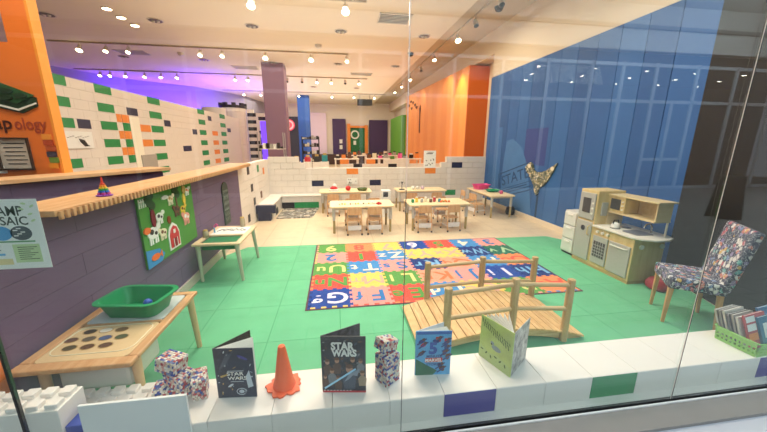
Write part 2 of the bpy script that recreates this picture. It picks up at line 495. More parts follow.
# ---- wood ledge on the purple wall
mb = MB(); mb.box(-1.90, -1.55, 1.95, 6.10, 1.235, 1.270, BIRCHY)
y = 1.97
while y < 6.08:
    mb.box(-1.552, -1.535, y, y + 0.022, 1.215, 1.262, BIRCHY); y += 0.045
struct(mb.build('trim_ledge_near', bevel=0.003))
# ---- second, angled purple counter behind
P0 = Vector((-4.0, 1.95, 0)); P1 = Vector((-2.47, 4.98, 0)); d = (P1 - P0); L2 = d.length; ang = math.atan2(d.y, d.x)
mb = MB()
bricks(mb, 'x', 0.0, 0, L2, 0, 8, PURPLEW, gap=0.0012, bl=1.22)
mb.box(0.01, L2 - 0.01, 0.005, 0.145, 0, 1.235, MATS['purple_groove'])
struct(mb.build('wall_left_counter', loc=P0, rotz=ang))
mb = MB(); mb.box(0, L2 + 0.05, -0.10, 0.32, 1.24, 1.28, BIRCH)
struct(mb.build('trim_ledge_far', loc=P0, rotz=ang, bevel=0.003))

# orange upright at the left window end
mb = MB(); mb.box(-2.6, -1.68, 1.56, 1.655, 0, 1.22, mat('orange_panel', 'D9772E', 0.5))
tag(mb.build('orange_end_panel', bevel=0.004), 'orange panel closing the near end of the purple wall', 'panel')

# ---- blue boards on the right wall
BLUEW = tiled('blue_boards', '2C6BC0', '1B4A8C', 0.62, 30, 0.007, rough=0.55, var=0.06, rot=(0, -PI / 2, -PI / 2), loc=(0, 0, 0))
mb = MB()
y = 3.215; i = 0
BM = [mat('blue_board_a', '2C5E9C', 0.55, var=0.05, scale=2), mat('blue_board_b', '285894', 0.55, var=0.05, scale=2), mat('blue_board_c', '3164A2', 0.55, var=0.05, scale=2)]
while y < 8.40:
    y1 = min(y + 0.42, 8.44)
    mb.box(4.165, 4.20, y, y1 - 0.009, 0.11, 3.33, BM[i % 3]); i += 1; y += 0.42
mb.box(4.19, 4.20, 3.215, 8.44, 0.11, 3.32, mat('blue_groove', '173862', 0.7))
struct(mb.build('wall_right_blue'))
struct(MB().box(4.15, 4.20, 3.22, 8.40, 0, 0.11, mat('skirting_cream', 'E6D6BE', 0.6)).build('baseboard_right'))
# embossed passport style stamp on the blue boards
STM = mat('stamp_blue', '274F80', 0.6)
st = thing('wall_stamp', 'slanted dark blue outlined stamp reading HATS on the blue wall', 'wall sign', (4.163, 6.85, 0.78))
mb = MB(); RX = Matrix.Rotation(math.radians(14), 4, 'X')
TS = Matrix(((0, 0, -1, 0), (-1, 0, 0, 0), (0, 1, 0, 0), (0, 0, 0, 1))) @ Matrix.Rotation(math.radians(17), 4, 'Z')


def frame_rect(mb, w_, h_, t, m, T, th=0.003):
    mb.box(-w_ / 2, w_ / 2, h_ / 2 - t, h_ / 2, 0, th, m, T); mb.box(-w_ / 2, w_ / 2, -h_ / 2, -h_ / 2 + t, 0, th, m, T)
    mb.box(-w_ / 2, -w_ / 2 + t, -h_ / 2 + t, h_ / 2 - t, 0, th, m, T); mb.box(w_ / 2 - t, w_ / 2, -h_ / 2 + t, h_ / 2 - t, 0, th, m, T)


frame_rect(mb, 1.45, 0.62, 0.028, STM, TS); mb.build('stamp_border', st)
mb = MB(); mb.text('STATE', 0.34, TS @ T3(0, 0.10, 0.003), STM, 0.01, fit=1.15)
mb.box(-0.6, 0.6, -0.115, -0.10, 0, 0.003, STM, TS); mb.box(-0.6, 0.45, -0.17, -0.145, 0, 0.003, STM, TS); mb.box(-0.6, 0.6, -0.225, -0.205, 0, 0.003, STM, TS)
mb.build('stamp_lettering', st)
st['label'] = 'slanted dark blue stamp outline with lettering on the blue wall'
mu = thing('wall_mural', 'faint mural shapes in paler and darker blue around the stamp', 'mural', (4.1645, 6.6, 0))
PB = mat('mural_pale_blue', '4476B0', 0.6, var=.05, scale=4); DB_ = mat('mural_dark_blue', '234E86', 0.6)
TM = Matrix(((0, 0, -1, 0), (-1, 0, 0, 0), (0, 1, 0, 0), (0, 0, 0, 1)))
MB().prism([(-.85, .11), (-.85, 1.1), (-.78, 1.7), (-.5, 1.75), (-.1, 1.55), (.15, 1.2), (.3, .8), (.5, .11)], -.001, .0006, PB, TM).build('pale_sail', mu)
MB().box(-1.25, -1.0, .11, 2.05, -.001, .0008, mat('mural_mid_blue', '3A6CA8', .6), TM).build('tall_band', mu)
mb = MB(); frame_rect(mb, .27, 1.95, .015, DB_, TM @ T3(-1.125, 1.08, .0008), .0006); mb.build('band_outline', mu)
MB().box(0, .75, 1.20, 1.95, -.001, .0004, mat('mural_violet', '34488A', .6), TM).build('violet_block', mu)
MB().box(.62, .68, .11, .62, -.001, .002, mat('mural_post', '1E3A5E', .6), TM).build('post', mu)
# beaded bird
bm_ = patterned('mosaic_beads', '2E3B1E', ['D9CBA0', 'C0A868', 'F0E6CC', '5B6B35', '8B7A3E', '2E3B1E', 'E5D8B4'], 26, rough=0.5, thr=(0.36, 0.48))
bird = thing('mosaic_bird', 'beaded mosaic bird with raised wings mounted on the blue wall', 'wall art', (4.163, 5.95, 1.0))
TB = Matrix(((0, 0, -1, 0), (-1, 0, 0, 0), (0, 1, 0, 0), (0, 0, 0, 1)))
body = [(-0.42, 0.20), (-0.50, 0.13), (-0.44, 0.05), (-0.36, 0.0), (-0.26, -0.10), (-0.14, -0.22), (-0.09, -0.34), (-0.04, -0.42), (0.02, -0.36), (0.06, -0.24), (0.18, -0.18), (0.30, -0.06), (0.40, 0.10), (0.50, 0.28), (0.36, 0.20), (0.22, 0.12), (0.08, 0.08), (-0.10, 0.06), (-0.20, 0.10), (-0.26, 0.22), (-0.33, 0.25)]
MB().prism(body, 0, 0.03, bm_, TB).build('body', bird)
MB().prism(oval(-0.345, 0.17, 0.045, 0.045), 0.03, 0.04, CREAM, TB).build('head_patch', bird)
MB().prism(oval(0.40, 0.17, 0.05, 0.04), 0.03, 0.04, CREAM, TB).build('wing_patch', bird)

# ---- orange and green boards further down the right wall
mb = MB(); OM = [mat('orange_board_a', 'E8954E', 0.5, var=0.03, scale=1.5), mat('orange_board_b', 'E38C46', 0.5, var=0.03, scale=1.5)]
y = 9.55; i = 0
while y < 18.0:
    mb.box(3.99, 4.20, y, min(18.0, y + 0.6) - 0.008, 0, 3.87 + (y - 9.5) * 0.028, OM[i % 2]); y += 0.6; i += 1
mb.box(3.98, 4.62, 9.50, 9.55, 0, 3.87, mat('rust_board', 'B8591C', 0.5)); mb.box(4.05, 4.20, 9.56, 18, 0, 3.8, OM[1])
struct(mb.build('wall_right_orange'))
mb = MB(); mb.box(4.0, 4.20, 19.2, 23.2, 0, 3.25, mat('green_board', '5E9A34', 0.5)); mb.box(4.2, 4.62, 19.2, 19.25, 0, 3.25, MATS['green_board']); struct(mb.build('wall_right_green'))
# silhouettes on the orange wall (small, dark)
wd_ = thing('wall_decal', 'dark tree and bird silhouettes high on the orange wall', 'wall decal', (3.985, 15.0, 2.85)); TK = face_left(0, 0, 0)
mb = MB(); mb.prism([(-0.10, -.75), (0.04, -.75), (0.02, 0.1), (0.12, .3), (0.02, .5), (-0.14, .35), (-0.08, .1)], 0, 0.02, BROWN, TK); mb.build('tree', wd_)
for dx_, dz_ in ((-0.7, 0.45), (-1.0, 0.6), (-1.4, 0.75), (-1.9, 0.85), (-2.3, 0.7), (-1.7, 0.5)):
    MB().prism([(dx_ - .2, dz_ + .05), (dx_ - .08, dz_ + .07), (dx_, dz_), (dx_ + .08, dz_ + .07), (dx_ + .2, dz_ + .03), (dx_ + .06, dz_ - .05), (dx_ - .05, dz_ - .06)], 0, 0.02, BROWN, TK).build('bird', wd_)

# ================================================================== FAR LEFT: tall white block wall
mb = MB()


def block_at(y0, y1, k, m, th=0.004):
    mb.box(-4.0 - .02, -4.0 + th, y0, y1, k * BH + .012, (k + 1) * BH + .004, m)


bricks(mb, 'y', -4.15, 4.9, 14.6, 0, 17, WHITEB, None, stagger=True, gap=0.0012)
for y0, y1, ph in ((5.42, 5.74, 0), (6.32, 6.74, 0), (7.88, 8.38, 0), (10.45, 10.95, 0), (12.3, 12.85, 0)):
    for k in range(ph, 17, 2): block_at(y0, y1, k, GREENB)
for k in range(0, 14, 2): block_at(11.45, 11.95, k, ORANGEB)
for y0, y1, k in ((5.80, 6.08, 12), (7.10, 7.45, 14), (8.45, 8.75, 13), (9.25, 9.75, 9), (9.95, 10.25, 12), (11.2, 11.5, 15), (13.0, 13.4, 13)): block_at(y0, y1, k, NAVYB)
for k in (9, 11, 13): block_at(6.76, 6.90, k, ORANGEB)
for k in range(8, 14): block_at(6.91, 7.12, k, GREENB if k % 2 == 0 else ORANGEB, .01)
for k in (10, 12): block_at(7.46, 7.84, k, ORANGEB)
mb.box(-4.14, -4.02, 4.92, 14.5, 0, 2.57, WHITE)
struct(mb.build('wall_left_tall'))
mb = MB(); mb.box(-3.999, -3.985, 7.12, 7.44, 0, 2.12, mat('door_white', 'F4EEDC', 0.5))
mb.box(-3.999, -3.97, 7.30, 7.86, 0, 1.36, mat('door_grey', 'A9A29A', 0.5))
struct(mb.build('door_1'))
sg = thing('small_wall_sign', 'white sign with a dark bird and lettering on the tall white block wall', 'sign', (-3.995, 5.75, 1.66))
MB().box(0, 0.02, -0.28, 0.28, -0.13, 0.13, PAPER).build('board', sg)
mb = MB(); mb.prism([(-0.02, 0.02), (0.08, 0.0), (0.14, -0.08), (0.18, -0.09), (0.08, -0.10), (0.0, -0.03)], 0.021, 0.03, BLACK, face_right(0, 0, 0))
[mb.box(-.24 + .05 * k, -.21 + .05 * k, .03 + .012 * (k % 3), .038 + .012 * (k % 3), .021, .024, DARK, face_right(0, 0, 0)) for k in range(9)]; mb.build('dark_markings', sg)
sg['label'] = 'white board with a small dark creature on the tall white block wall'
# round tower
mb = MB()
for k in range(20):
    mb.lathe((-4.35, 15.2, k * BH), [(0.50, 0.003), (0.50, BH - 0.003)], WHITEB, 18)
tw = thing('block_tower', 'round white block tower with dark battlements behind the purple column', 'tower', (0, 0, 0))
mb.build('shaft', tw)
tw['label'] = 'round white block tower with dark battlements under the violet light'
mb = MB(); mb.lathe((-4.35, 15.2, 3.048), [(0.56, 0), (0.56, 0.10)], BLACKB, 18)
for k in range(9):
    t = 2 * PI * k / 9; mb.box(-0.08, 0.08, 0.44, 0.56, 3.14, 3.25, BLACKB, T3(-4.35, 15.2, 0, rz=t))
mb.build('battlement', tw)
# front-facing wall with the violet lit doorway
mb = MB()


def vio_top(a): return 3.05 - 0.30 * max(0, (a + 3.9)) 


def vio_col(mid, k, a, b):
    if abs(mid + 3.63) < .16 and k % 2 == 0: return BLACKB
    if abs(mid + 2.72) < .16 and k % 2 == 1: return BLACKB
    if abs(mid + 3.35) < .09 and k % 3 != 0 and k < 14: return BLACKB
    if abs(mid + 3.02) < .09 and k % 3 != 1 and k < 14: return BLACKB
    if k > 16 and abs(mid + 3.2) < .2 and k % 2: return BLACKB
    return None


bricks(mb, 'x', 15.5, -3.86, -2.40, 0, 20, WHITEB, vio_col, top=vio_top, bl=0.1524 * 1.2)
struct(mb.build('wall_left_doorway'))
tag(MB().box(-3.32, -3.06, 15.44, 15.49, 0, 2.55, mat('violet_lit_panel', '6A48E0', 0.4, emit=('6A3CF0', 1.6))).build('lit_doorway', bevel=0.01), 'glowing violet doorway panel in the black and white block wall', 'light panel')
o = MB().cyl((-4.6, 13.6, 0), (-4.6, 13.6, 2.9), 0.42, WHITEB, n=20).build('block_column', smooth=True)
tag(o, 'plain white round column between the tall wall and the tower', 'column')

# ================================================================== ORANGE SIGN
sn = thing('orange_sign_board', 'tall orange sign board with a dark green brick emblem behind the purple counter', 'sign', (0, 4.2, 0))
OR = mat('sign_orange', 'EA7A30', 0.5, var=0.04, scale=1.5); ORL = mat('sign_edge_orange', 'F09A3C', 0.5)
mb = MB(); mb.box(-5.2, -3.15, 0, 0.10, 0, 2.66, OR); mb.box(-3.39, -3.15, 0, 0.10, 2.66, 4.40, OR); mb.build('panel', sn)
MB().box(-3.15, -3.125, -0.012, 0.112, 0, 4.40, ORL).build('edge_strip', sn)
TT = face_front(0, 0, 0)
mb = MB(); DG = mat('logo_dark_green', '1D3A24', 0.5); DG2 = mat('logo_green_top', '2C5A34', 0.5)
# brick shaped emblem
q = [(-4.0, 2.33), (-3.62, 2.23), (-3.24, 2.11), (-3.24, 2.02), (-3.40, 1.94), (-3.85, 2.06), (-4.0, 2.12)]
mb.prism([(x, z) for x, z in q], 0.001, 0.02, DG, TT)
mb.prism([(-4.0, 2.40), (-3.72, 2.33), (-3.24, 2.13), (-3.42, 2.04), (-4.0, 2.19)], 0.02, 0.03, DG2, TT)
mb.prism([(-3.86, 2.085), (-3.42, 1.965), (-3.24, 2.04), (-3.24, 2.055), (-3.42, 1.985), (-3.86, 2.105)], 0.021, 0.032, PAPER, TT)
for x, z in ((-3.80, 2.27), (-3.64, 2.22), (-3.48, 2.17), (-3.66, 2.145), (-3.5, 2.10), (-3.36, 2.12), (-3.82, 2.19)):
    mb.prism(oval(x, z, 0.06, 0.026), 0.03, 0.05, DG, TT)
mb.build('brick_emblem', sn)
mb = MB(); mb.text('Sn', 0.19, TT @ T3(-3.86, 1.83, 0.01), mat('sign_letter_dark', '4A1A12', 0.5), 0.01)
mb.text('ap', 0.19, TT @ T3(-3.62, 1.795, 0.01), MATS['sign_letter_dark'], 0.02)
mb.text('ology', 0.18, TT @ T3(-3.355, 1.81, 0.01), mat('sign_letter_red', 'A8442A', 0.5), 0.015, fit=0.31)
mb.build('lettering', sn)
mb = MB()
for i, (c, dx_) in enumerate((('F09A3C', 0), ('B84A2A', 0), ('B5542C', .01), ('3F3A50', 0), ('6A8A3A', .01), ('E0902E', -.01))):
    mb.box(-3.27 + dx_ + i * 0.004, -3.18 + dx_ + i * 0.004, -0.02, 0, 1.66 - i * 0.065, 1.72 - i * 0.065, mat('tower_%d' % i, c, 0.5))
mb.build('block_print', sn)
nt_ = thing('framed_notice', 'white notice in a dark frame fixed to the orange sign board', 'notice', (-3.56, 4.17, 1.50))
mb = MB(); frame_rect(mb, 0.33, 0.36, 0.02, mat('frame_brown', '3A2A22', 0.5), TT, 0.02); mb.build('frame', nt_)
mb = MB(); mb.box(-0.15, 0.15, 0.005, 0.02, -0.165, 0.165, mat('notice_paper', 'C9BEB2', 0.7))
for k in range(6): mb.box(-0.11 + 0.01 * (k % 3), 0.11 - 0.02 * (k % 2), 0.002, 0.005, 0.11 - k * 0.045, 0.12 - k * 0.045, DARK)
mb.build('paper', nt_)
lab = MB().box(-3.86, -3.70, 4.170, 4.198, 1.285, 1.37, PAPER)
lab.box(-3.83, -3.73, 4.166, 4.170, 1.315, 1.335, BLACK)
tag(lab.build('small_card'), 'small white card with a black line under the framed notice', 'card')

# ================================================================== COLUMNS AND FAR ROOM
PURC = mat('column_purple', '8A6C86', 0.6)
tag(MB().box(-2.52, -1.76, 12.6, 13.3, 0, 4.40, PURC).build('column', bevel=0.02), 'thick purple square column reaching the ceiling', 'column')
tag(MB().box(-2.20, -1.50, 20.6, 21.2, 0, 4.40, mat('column_blue', '2E5CA8', 0.6)).build('column', bevel=0.02), 'blue square column beyond the purple one', 'column')
mb = MB(); mb.box(-3.6, -2.25, 24.80, 24.98, 0, 3.45, mat('dark_panel', '3E4150', 0.6)); tag(mb.build('wall_panel'), 'dark grey wall panel behind the blue column', 'wall panel')
mb = MB()
for k in range(3): pass
rs = thing('round_sign', 'round red and pink ring sign on the dark grey panel', 'sign', (-3.30, 24.75, 2.85))
mb = MB(); mb.cyl((0, 0, 0), (0, -0.06, 0), 0.42, mat('sign_red', 'D0485A', 0.5, emit=('E04A5A', .7)), n=28); mb.build('disc', rs)
mb = MB(); mb.cyl((0, -0.06, 0), (0, -0.075, 0), 0.34, mat('sign_pink', 'F2B8B8', 0.5, emit=('F2B0B0', .7)), n=28)
mb.cyl((0, -0.075, 0), (0, -0.085, 0), 0.22, MATS['sign_red'], n=28); mb.box(-0.05, 0.05, -0.1, -0.085, -0.14, 0.14, PAPER); mb.build('ring', rs)
tag(MB().box(-1.75, -0.60, 24.7, 24.98, 0, 3.75, mat('lilac_panel', 'EAD6EA', 0.7)).build('wall_panel'), 'pale lilac wall panel right of the blue column', 'wall panel')


def far_panel(x0, x1, z1, m, lb):
    p = thing('wall_panel', lb, 'wall panel', ((x0 + x1) / 2, 24.9, 0))
    w_ = (x1 - x0) / 2
    MB().box(-w_, w_, -0.05, 0.08, 0, z1, m).build('board', p, bevel=0.01)
    return p


VP_ = mat('panel_violet', '4A3562', 0.6)
p = far_panel(-0.16, 0.84, 3.35, VP_, 'narrow purple wall panel with two small white notices')
mb = MB(); mb.box(-0.0, 0.22, -0.07, -0.05, 1.55, 1.85, PAPER); mb.box(-0.0, 0.22, -0.07, -0.05, 1.12, 1.42, PAPER); mb.build('notice', p)
far_panel(2.62, 4.05, 3.3, VP_, 'wide purple wall panel at the far right corner')
fr = thing('timber_frame', 'orange timber frame around a dark green board on the back wall', 'frame', (1.72, 24.8, 0))
mb = MB(); mb.box(-0.78, -0.55, -0.1, 0.15, 0, 3.0, ORANGEB); mb.box(0.55, 0.78, -0.1, 0.15, 0, 2.9, ORANGEB); mb.box(-0.55, 0.55, -0.1, 0.1, 2.70, 2.85, ORANGEB)
mb.build('posts', fr)
MB().box(-0.55, 0.55, 0.0, 0.15, 0.3, 2.7, mat('board_green', '1F6B3C', 0.6)).build('board', fr)
mb = MB(); mb.cyl((-0.2, -0.03, 2.2), (-0.2, 0, 2.2), 0.33, PAPER, n=18); mb.cyl((-0.2, -0.05, 2.2), (-0.2, -0.03, 2.2), 0.22, MATS['board_green'], n=18)
mb.box(-0.32, -0.12, -0.03, 0, 1.45, 1.75, PAPER); mb.build('white_ring', fr)
tag(MB().box(-2.0, 3.6, 24.2, 24.7, 0.0, 0.75, mat('counter_brown', '4A3430', .6)).build('display_counter', bevel=0.02), 'long dark counter along the back wall', 'counter')

# second low wall in the far room
mb = MB()
bricks(mb, 'x', 11.0, 0.15, 3.9, 0, 7, WHITEB, lambda mid, k, a, b: (BLACKB if (k == 5 and (0.55 < mid < .8 or 1.9 < mid < 2.15 or 3.2 < mid < 3.5)) else (ORANGEB if (k == 4 and 3.0 < mid < 3.4) or (k == 6 and (0.3 < mid < .6 or 1.0 < mid < 1.3)) else None)),
       top=lambda a: 1.07 if (0.15 < a < 0.6 or 0.95 < a < 1.35 or 1.75 < a < 2.6) else 0.93)
struct(mb.build('wall_far_low'))
# merchandise shelves with plants and toys, far left of centre
for i, (x0, x1, yy, lb) in enumerate(((-1.55, -0.75, 15.5, 'open black display rack of small toys below the lilac panel'), (-2.55, -1.7, 11.2, 'glass topped display case in front of the purple column'))):
    t = thing('display_rack' if i == 0 else 'display_case', lb, 'rack' if i == 0 else 'display case', ((x0 + x1) / 2, yy, 0))
    w_ = (x1 - x0) / 2; mb = MB()
    for sx in (-w_, w_ - 0.03):
        for sy in (0, 0.4): mb.box(sx, sx + 0.03, sy, sy + 0.03, 0, 1.9 if i == 0 else 1.95, BLACK if i == 0 else STEEL)
    mb.build('frame', t)
    for k in range(5 if i == 0 else 3):
        z = 0.4 + k * (0.34 if i == 0 else 0.5); MB().box(-w_, w_, 0, 0.43, z, z + 0.02, DARK if i == 0 else WHITE).build('shelf', t)
        mb = MB()
        for q_ in range(7):
            x = -w_ + 0.08 + q_ * (2 * w_ - 0.16) / 6; h_ = R_.uniform(0.06, 0.2)
            mb.box(x - 0.045, x + 0.045, 0.05, 0.2, z + 0.02, z + 0.02 + h_, R_.choice([BROWN, BLACK, DARK, CREAM, BLACK, GREY, PAPER, DARK]))
        st_ = mb.build('shelf_stock', t); st_['kind'] = 'stuff'
for i, (x, yy, cc) in enumerate(((-1.25, 10.5, BROWN), (-0.9, 10.6, RED), (-0.6, 10.4, DARK), (-0.35, 10.6, TEAL))):
    mb = MB(); mb.box(-0.13, 0.13, 0, 0.2, 0.0, 1.02, WHITE); mb.box(-0.09, 0.09, 0.02, 0.16, 1.02, 1.14 + 0.03 * i, cc); mb.box(-0.05, 0.06, 0.05, 0.15, 1.14 + 0.03 * i, 1.2 + 0.03 * i, GOLD)
    tag(mb.build('display_plinth', loc=(x, yy, 0)), 'white plinth with a %s box behind the left step of the low wall' % ['brown', 'red', 'dark', 'teal'][i], 'plinth', 'plinths behind the low wall')
n_ = 0
for i, (x, yy) in enumerate(((0.45, 13.2), (1.75, 13.4), (3.05, 13.2), (1.1, 16.5), (2.7, 16.5))):
    w5 = ['left', 'middle', 'right'][i] + ' white display table in the nearer row beyond the low walls' if i < 3 else ['left', 'right'][i - 3] + ' white display table in the farther row beyond the low walls'
    t = thing('display_table', w5, 'table', (x, yy, 0), 0, 'white display tables in the far room')
    MB().box(-.5, .5, -.3, .3, .96, 1.0, WHITE).build('tabletop', t)
    for sx in (-.45, .45):
        for sy in (-.25, .25): MB().box(sx - .03, sx + .03, sy - .03, sy + .03, 0, .96, WHITE).build('leg', t)
    for j in range(4):
        cn_, m = [('black', BLACK), ('orange', ORANGEB), ('brown', BROWN), ('pale', CREAM), ('pink', PINK), ('grey', GREY)][(i * 2 + j) % 6]
        hh = .10 + .05 * ((i + j) % 3); mb = MB(); mb.box(-.08, .08, -.08, .08, 0, hh, m); mb.box(-.05, .05, -.05, .05, hh, hh + .05, DARK if m is not BLACK else PAPER)
        tag(mb.build('boxed_toy', loc=(x - .36 + .24 * j, yy, 1.0)), '%s boxed toy on the %s far room table' % (cn_, ['left nearer', 'middle nearer', 'right nearer', 'left farther', 'right farther'][i]), 'toy box', 'boxed toys in the far room')
# standing notice on the low wall
ns = thing('drawing_notice', 'white notice with drawings standing on the low back wall', 'notice', (2.56, 8.47, 0.914), 0)
MB().box(-0.17, 0.17, -0.01, 0.01, 0, 0.52, PAPER).build('board', ns)
mb = MB(); mb.box(-.10, .08, .43, .45, .011, .013, DARK, face_front(0, 0, 0)); mb.box(-.07, .10, .47, .48, .011, .013, DARK, face_front(0, 0, 0))
for k in range(9): mb.prism(oval(R_.uniform(-.12, .12), R_.uniform(.06, .36), .02, .013, 7, R_.random() * 3), 0.011, 0.013, DARK, face_front(0, 0, 0))
mb.build('drawing', ns)
ns2 = thing('drawing_notice', 'small white scribbled notice hung on the front of the low wall', 'notice', (0.42, 8.39, 0.62))
MB().box(-0.14, 0.14, -0.012, 0.0, -0.06, 0.10, PAPER).build('board', ns2)
mb = MB()
for k in range(8): mb.prism(oval(R_.uniform(-.1, .1), R_.uniform(-.04, .08), .018, .01, 7, R_.random() * 3), 0.013, 0.015, DARK, face_front(0, 0, 0))
mb.build('drawing', ns2)

# ================================================================== CEILING FITTINGS
BULB = mat('lamp_glow', 'FFE8C0', 0.4, emit=('FFE2B0', 22)); HEADM = mat('lamp_head', 'D8CFC4', 0.4)


def track(y, x0, x1, z=4.36, lb=''):
    t = MB().box(x0, x1, y - 0.018, y + 0.018, z, z + 0.04, mat('track_rail', 'B5A794', 0.5)).build('track_rail')
    return tag(t, lb, 'track rail')


def head_proto(lit, big=False):
    t = thing('track_spotlight', '', 'spotlight', (0, 0, 0), 0, 'spotlights on the ceiling tracks')
    MB().cyl((0, 0, 0), (0, 0, -0.10), 0.012, HEADM, n=8).build('stem', t)
    mb = MB(); mb.cyl((0, 0.03, -0.08), (0, -0.05, -0.22), 0.05, HEADM, r1=0.062, n=14); mb.build('head', t, smooth=True)
    mb = MB(); mb.cyl((0, -0.0505, -0.2209), (0, -0.053, -0.2255), 0.056 if not big else 0.075, BULB if lit else BLACK, n=14); mb.build('lamp', t)
    return t


HP = [head_proto(True), head_proto(False), head_proto(True, True)]
used = [False] * 3


def spot(x, y, kind, lb, z=4.37, rz=0, power=0):
    if used[kind]: t = copy_tree(HP[kind])
    else: t = HP[kind]; used[kind] = True
    t.location = (x, y, z); t.rotation_euler = (0, 0, rz); t['label'] = lb
    if power:
        l = bpy.data.lights.new('spot_lamp', 'SPOT'); l.energy = power; l.color = WARM; l.spot_size = math.radians(105); l.spot_blend = 0.7; l.shadow_soft_size = 0.06
        lo = bpy.data.objects.new('spot_lamp', l); C.objects.link(lo); lo.location = (x, y - 0.07, z - 0.27)
        dv = Vector((math.sin(rz) * 0.35, -0.4 * math.cos(rz), -1.0)); lo.rotation_euler = dv.to_track_quat('-Z', 'Y').to_euler()
    return t


def track_x(px_, y): return px_


ORD = ['leftmost', 'second', 'third', 'fourth', 'fifth', 'sixth', 'seventh', 'eighth', 'ninth', 'tenth', 'eleventh', 'twelfth', 'thirteenth', 'fourteenth']
track(11.0, -7.9, 0.5, lb='long pale track rail nearest the window across the main ceiling')
for i, (x, k) in enumerate(((-7.12, 2), (-6.45, 0), (-5.87, 0), (-3.92, 0), (-3.30, 0), (-2.05, 2), (-0.67, 2), (0.45, 0))):
    spot(x, 11.0, k, '%s lamp from the left on the nearest long ceiling track' % ORD[i], power=(70 if k == 2 else 35))
track(14.9, -10.0, 1.5, lb='pale track rail in the middle of the ceiling')
for i, (x, k) in enumerate(((-9.1, 0), (-8.75, 0), (-8.2, 0), (-7.5, 0), (-6.9, 0), (-6.3, 0), (-4.06, 0), (-3.55, 0), (-1.95, 1), (-1.33, 1), (-0.70, 0), (-0.08, 0), (0.52, 1), (1.13, 0))):
    spot(x, 14.9, k, '%s lamp from the left on the middle ceiling track' % ORD[i], power=(40 if k == 0 and i % 2 else 0))
track(19.4, -6.0, 3.0, lb='farthest pale track rail near the back wall')
for i, x in enumerate((-4.9, -4.0, -3.0, -1.95, -0.1, 1.16, 2.35)):
    spot(x, 19.4, 0, '%s lamp from the left on the farthest ceiling track' % ORD[i], power=0)
# strip on the right
tr = MB().box(3.26, 3.30, 4.6, 19.0, 4.48, 4.52, MATS['track_rail']).build('track_rail'); tag(tr, 'track rail running away along the recessed right ceiling strip', 'track rail')
for i, (y, k, pw) in enumerate(((6.5, 1, 0), (7.65, 1, 0), (8.75, 2, 90), (10.8, 0, 110), (12.4, 1, 0), (14.2, 0, 40), (16.0, 0, 40), (17.8, 0, 0))):
    t = spot(3.28, y, k, '%s lamp from the window on the right hand ceiling track' % (['nearest'] + ORD[1:])[i], z=4.48, power=0)
    if pw:
        l = bpy.data.lights.new('spot_lamp', 'SPOT'); l.energy = pw; l.color = (1, 0.78, 0.5); l.spot_size = math.radians(85); l.spot_blend = 0.8; l.shadow_soft_size = 0.06
        lo = bpy.data.objects.new('spot_lamp', l); C.objects.link(lo); lo.location = (3.28, y, 4.2)
        lo.rotation_euler = Vector((0.55, 0.5, -1.0)).to_track_quat('-Z', 'Y').to_euler()
l = bpy.data.lights.new('spot_lamp', 'SPOT'); l.energy = 260; l.color = (1.0, 0.78, 0.25); l.spot_size = math.radians(58); l.spot_blend = 0.9; l.shadow_soft_size = 0.05
lo = bpy.data.objects.new('spot_lamp', l); C.objects.link(lo); lo.location = (3.30, 10.05, 4.25); lo.rotation_euler = Vector((0.52, 0.02, -1.0)).to_track_quat('-Z', 'Y').to_euler()
# track lamps near the top edge
track(7.05, -1.9, 0.7, lb='short pale track rail at the very top of the view')
for i, x in enumerate((-1.50, 0.28)):
    spot(x, 7.05, 2, ['left', 'right'][i] + ' bright lamp on the short track at the top of the view', power=90)
for i, (x, y) in enumerate(((-4.72, 8.31), (-4.74, 8.81), (-4.74, 9.32))):  # glowing discs put in for lamp reflections on the window glass
    t = thing('lamp_reflection', ['upper', 'middle', 'lower'][i] + ' of three small glowing discs imitating lamp reflections in the upper left', 'ceiling light', (x, y, 4.40), 0, 'three small lamp reflections')
    MB().cyl((0, 0, 0), (0, 0, -0.02), 0.10, HEADM, n=16).build('rim', t); MB().cyl((0, 0, -0.02), (0, 0, -0.024), 0.08, BULB, n=16).build('lamp', t)
# unlit recessed cans
dl = thing('recessed_downlight', '', 'ceiling light', (0, 0, 0), 0, 'unlit recessed ceiling lights')
mb = MB(); mb.lathe((0, 0, -0.012), [(0.17, 0), (0.17, 0.012)], HEADM, 20); mb.build('rim', dl)
mb = MB(); mb.lathe((0, 0, -0.02), [(0.14, 0), (0.14, 0.008)], mat('can_dark', '5A4A3A', 0.4), 20); mb.ball((-0.05, 0, -0.02), 0.04, HEADM, 8); mb.ball((0.05, 0, -0.02), 0.04, HEADM, 8); mb.build('reflector', dl)
cans = [(-6.3, 8.9), (-4.07, 8.9), (-1.92, 8.9), (0.23, 8.92), (2.42, 8.94), (-6.9, 12.6), (-4.4, 12.6), (-2.1, 12.6), (0.2, 12.4), (2.3, 12.4), (-1.0, 17.5), (1.2, 17.5)]
rown = ['nearest row', 'second row', 'far row']
for i, (x, y) in enumerate(cans):
    t = dl if i == 0 else copy_tree(dl)
    t.location = (x, y, 4.40)
    r = 0 if i < 5 else (1 if i < 10 else 2); j = i if i < 5 else (i - 5 if i < 10 else i - 10)
    t['label'] = 'dark unlit round downlight, %s from the left in the %s on the ceiling' % (['first', 'second', 'third', 'fourth', 'fifth'][j], rown[r])


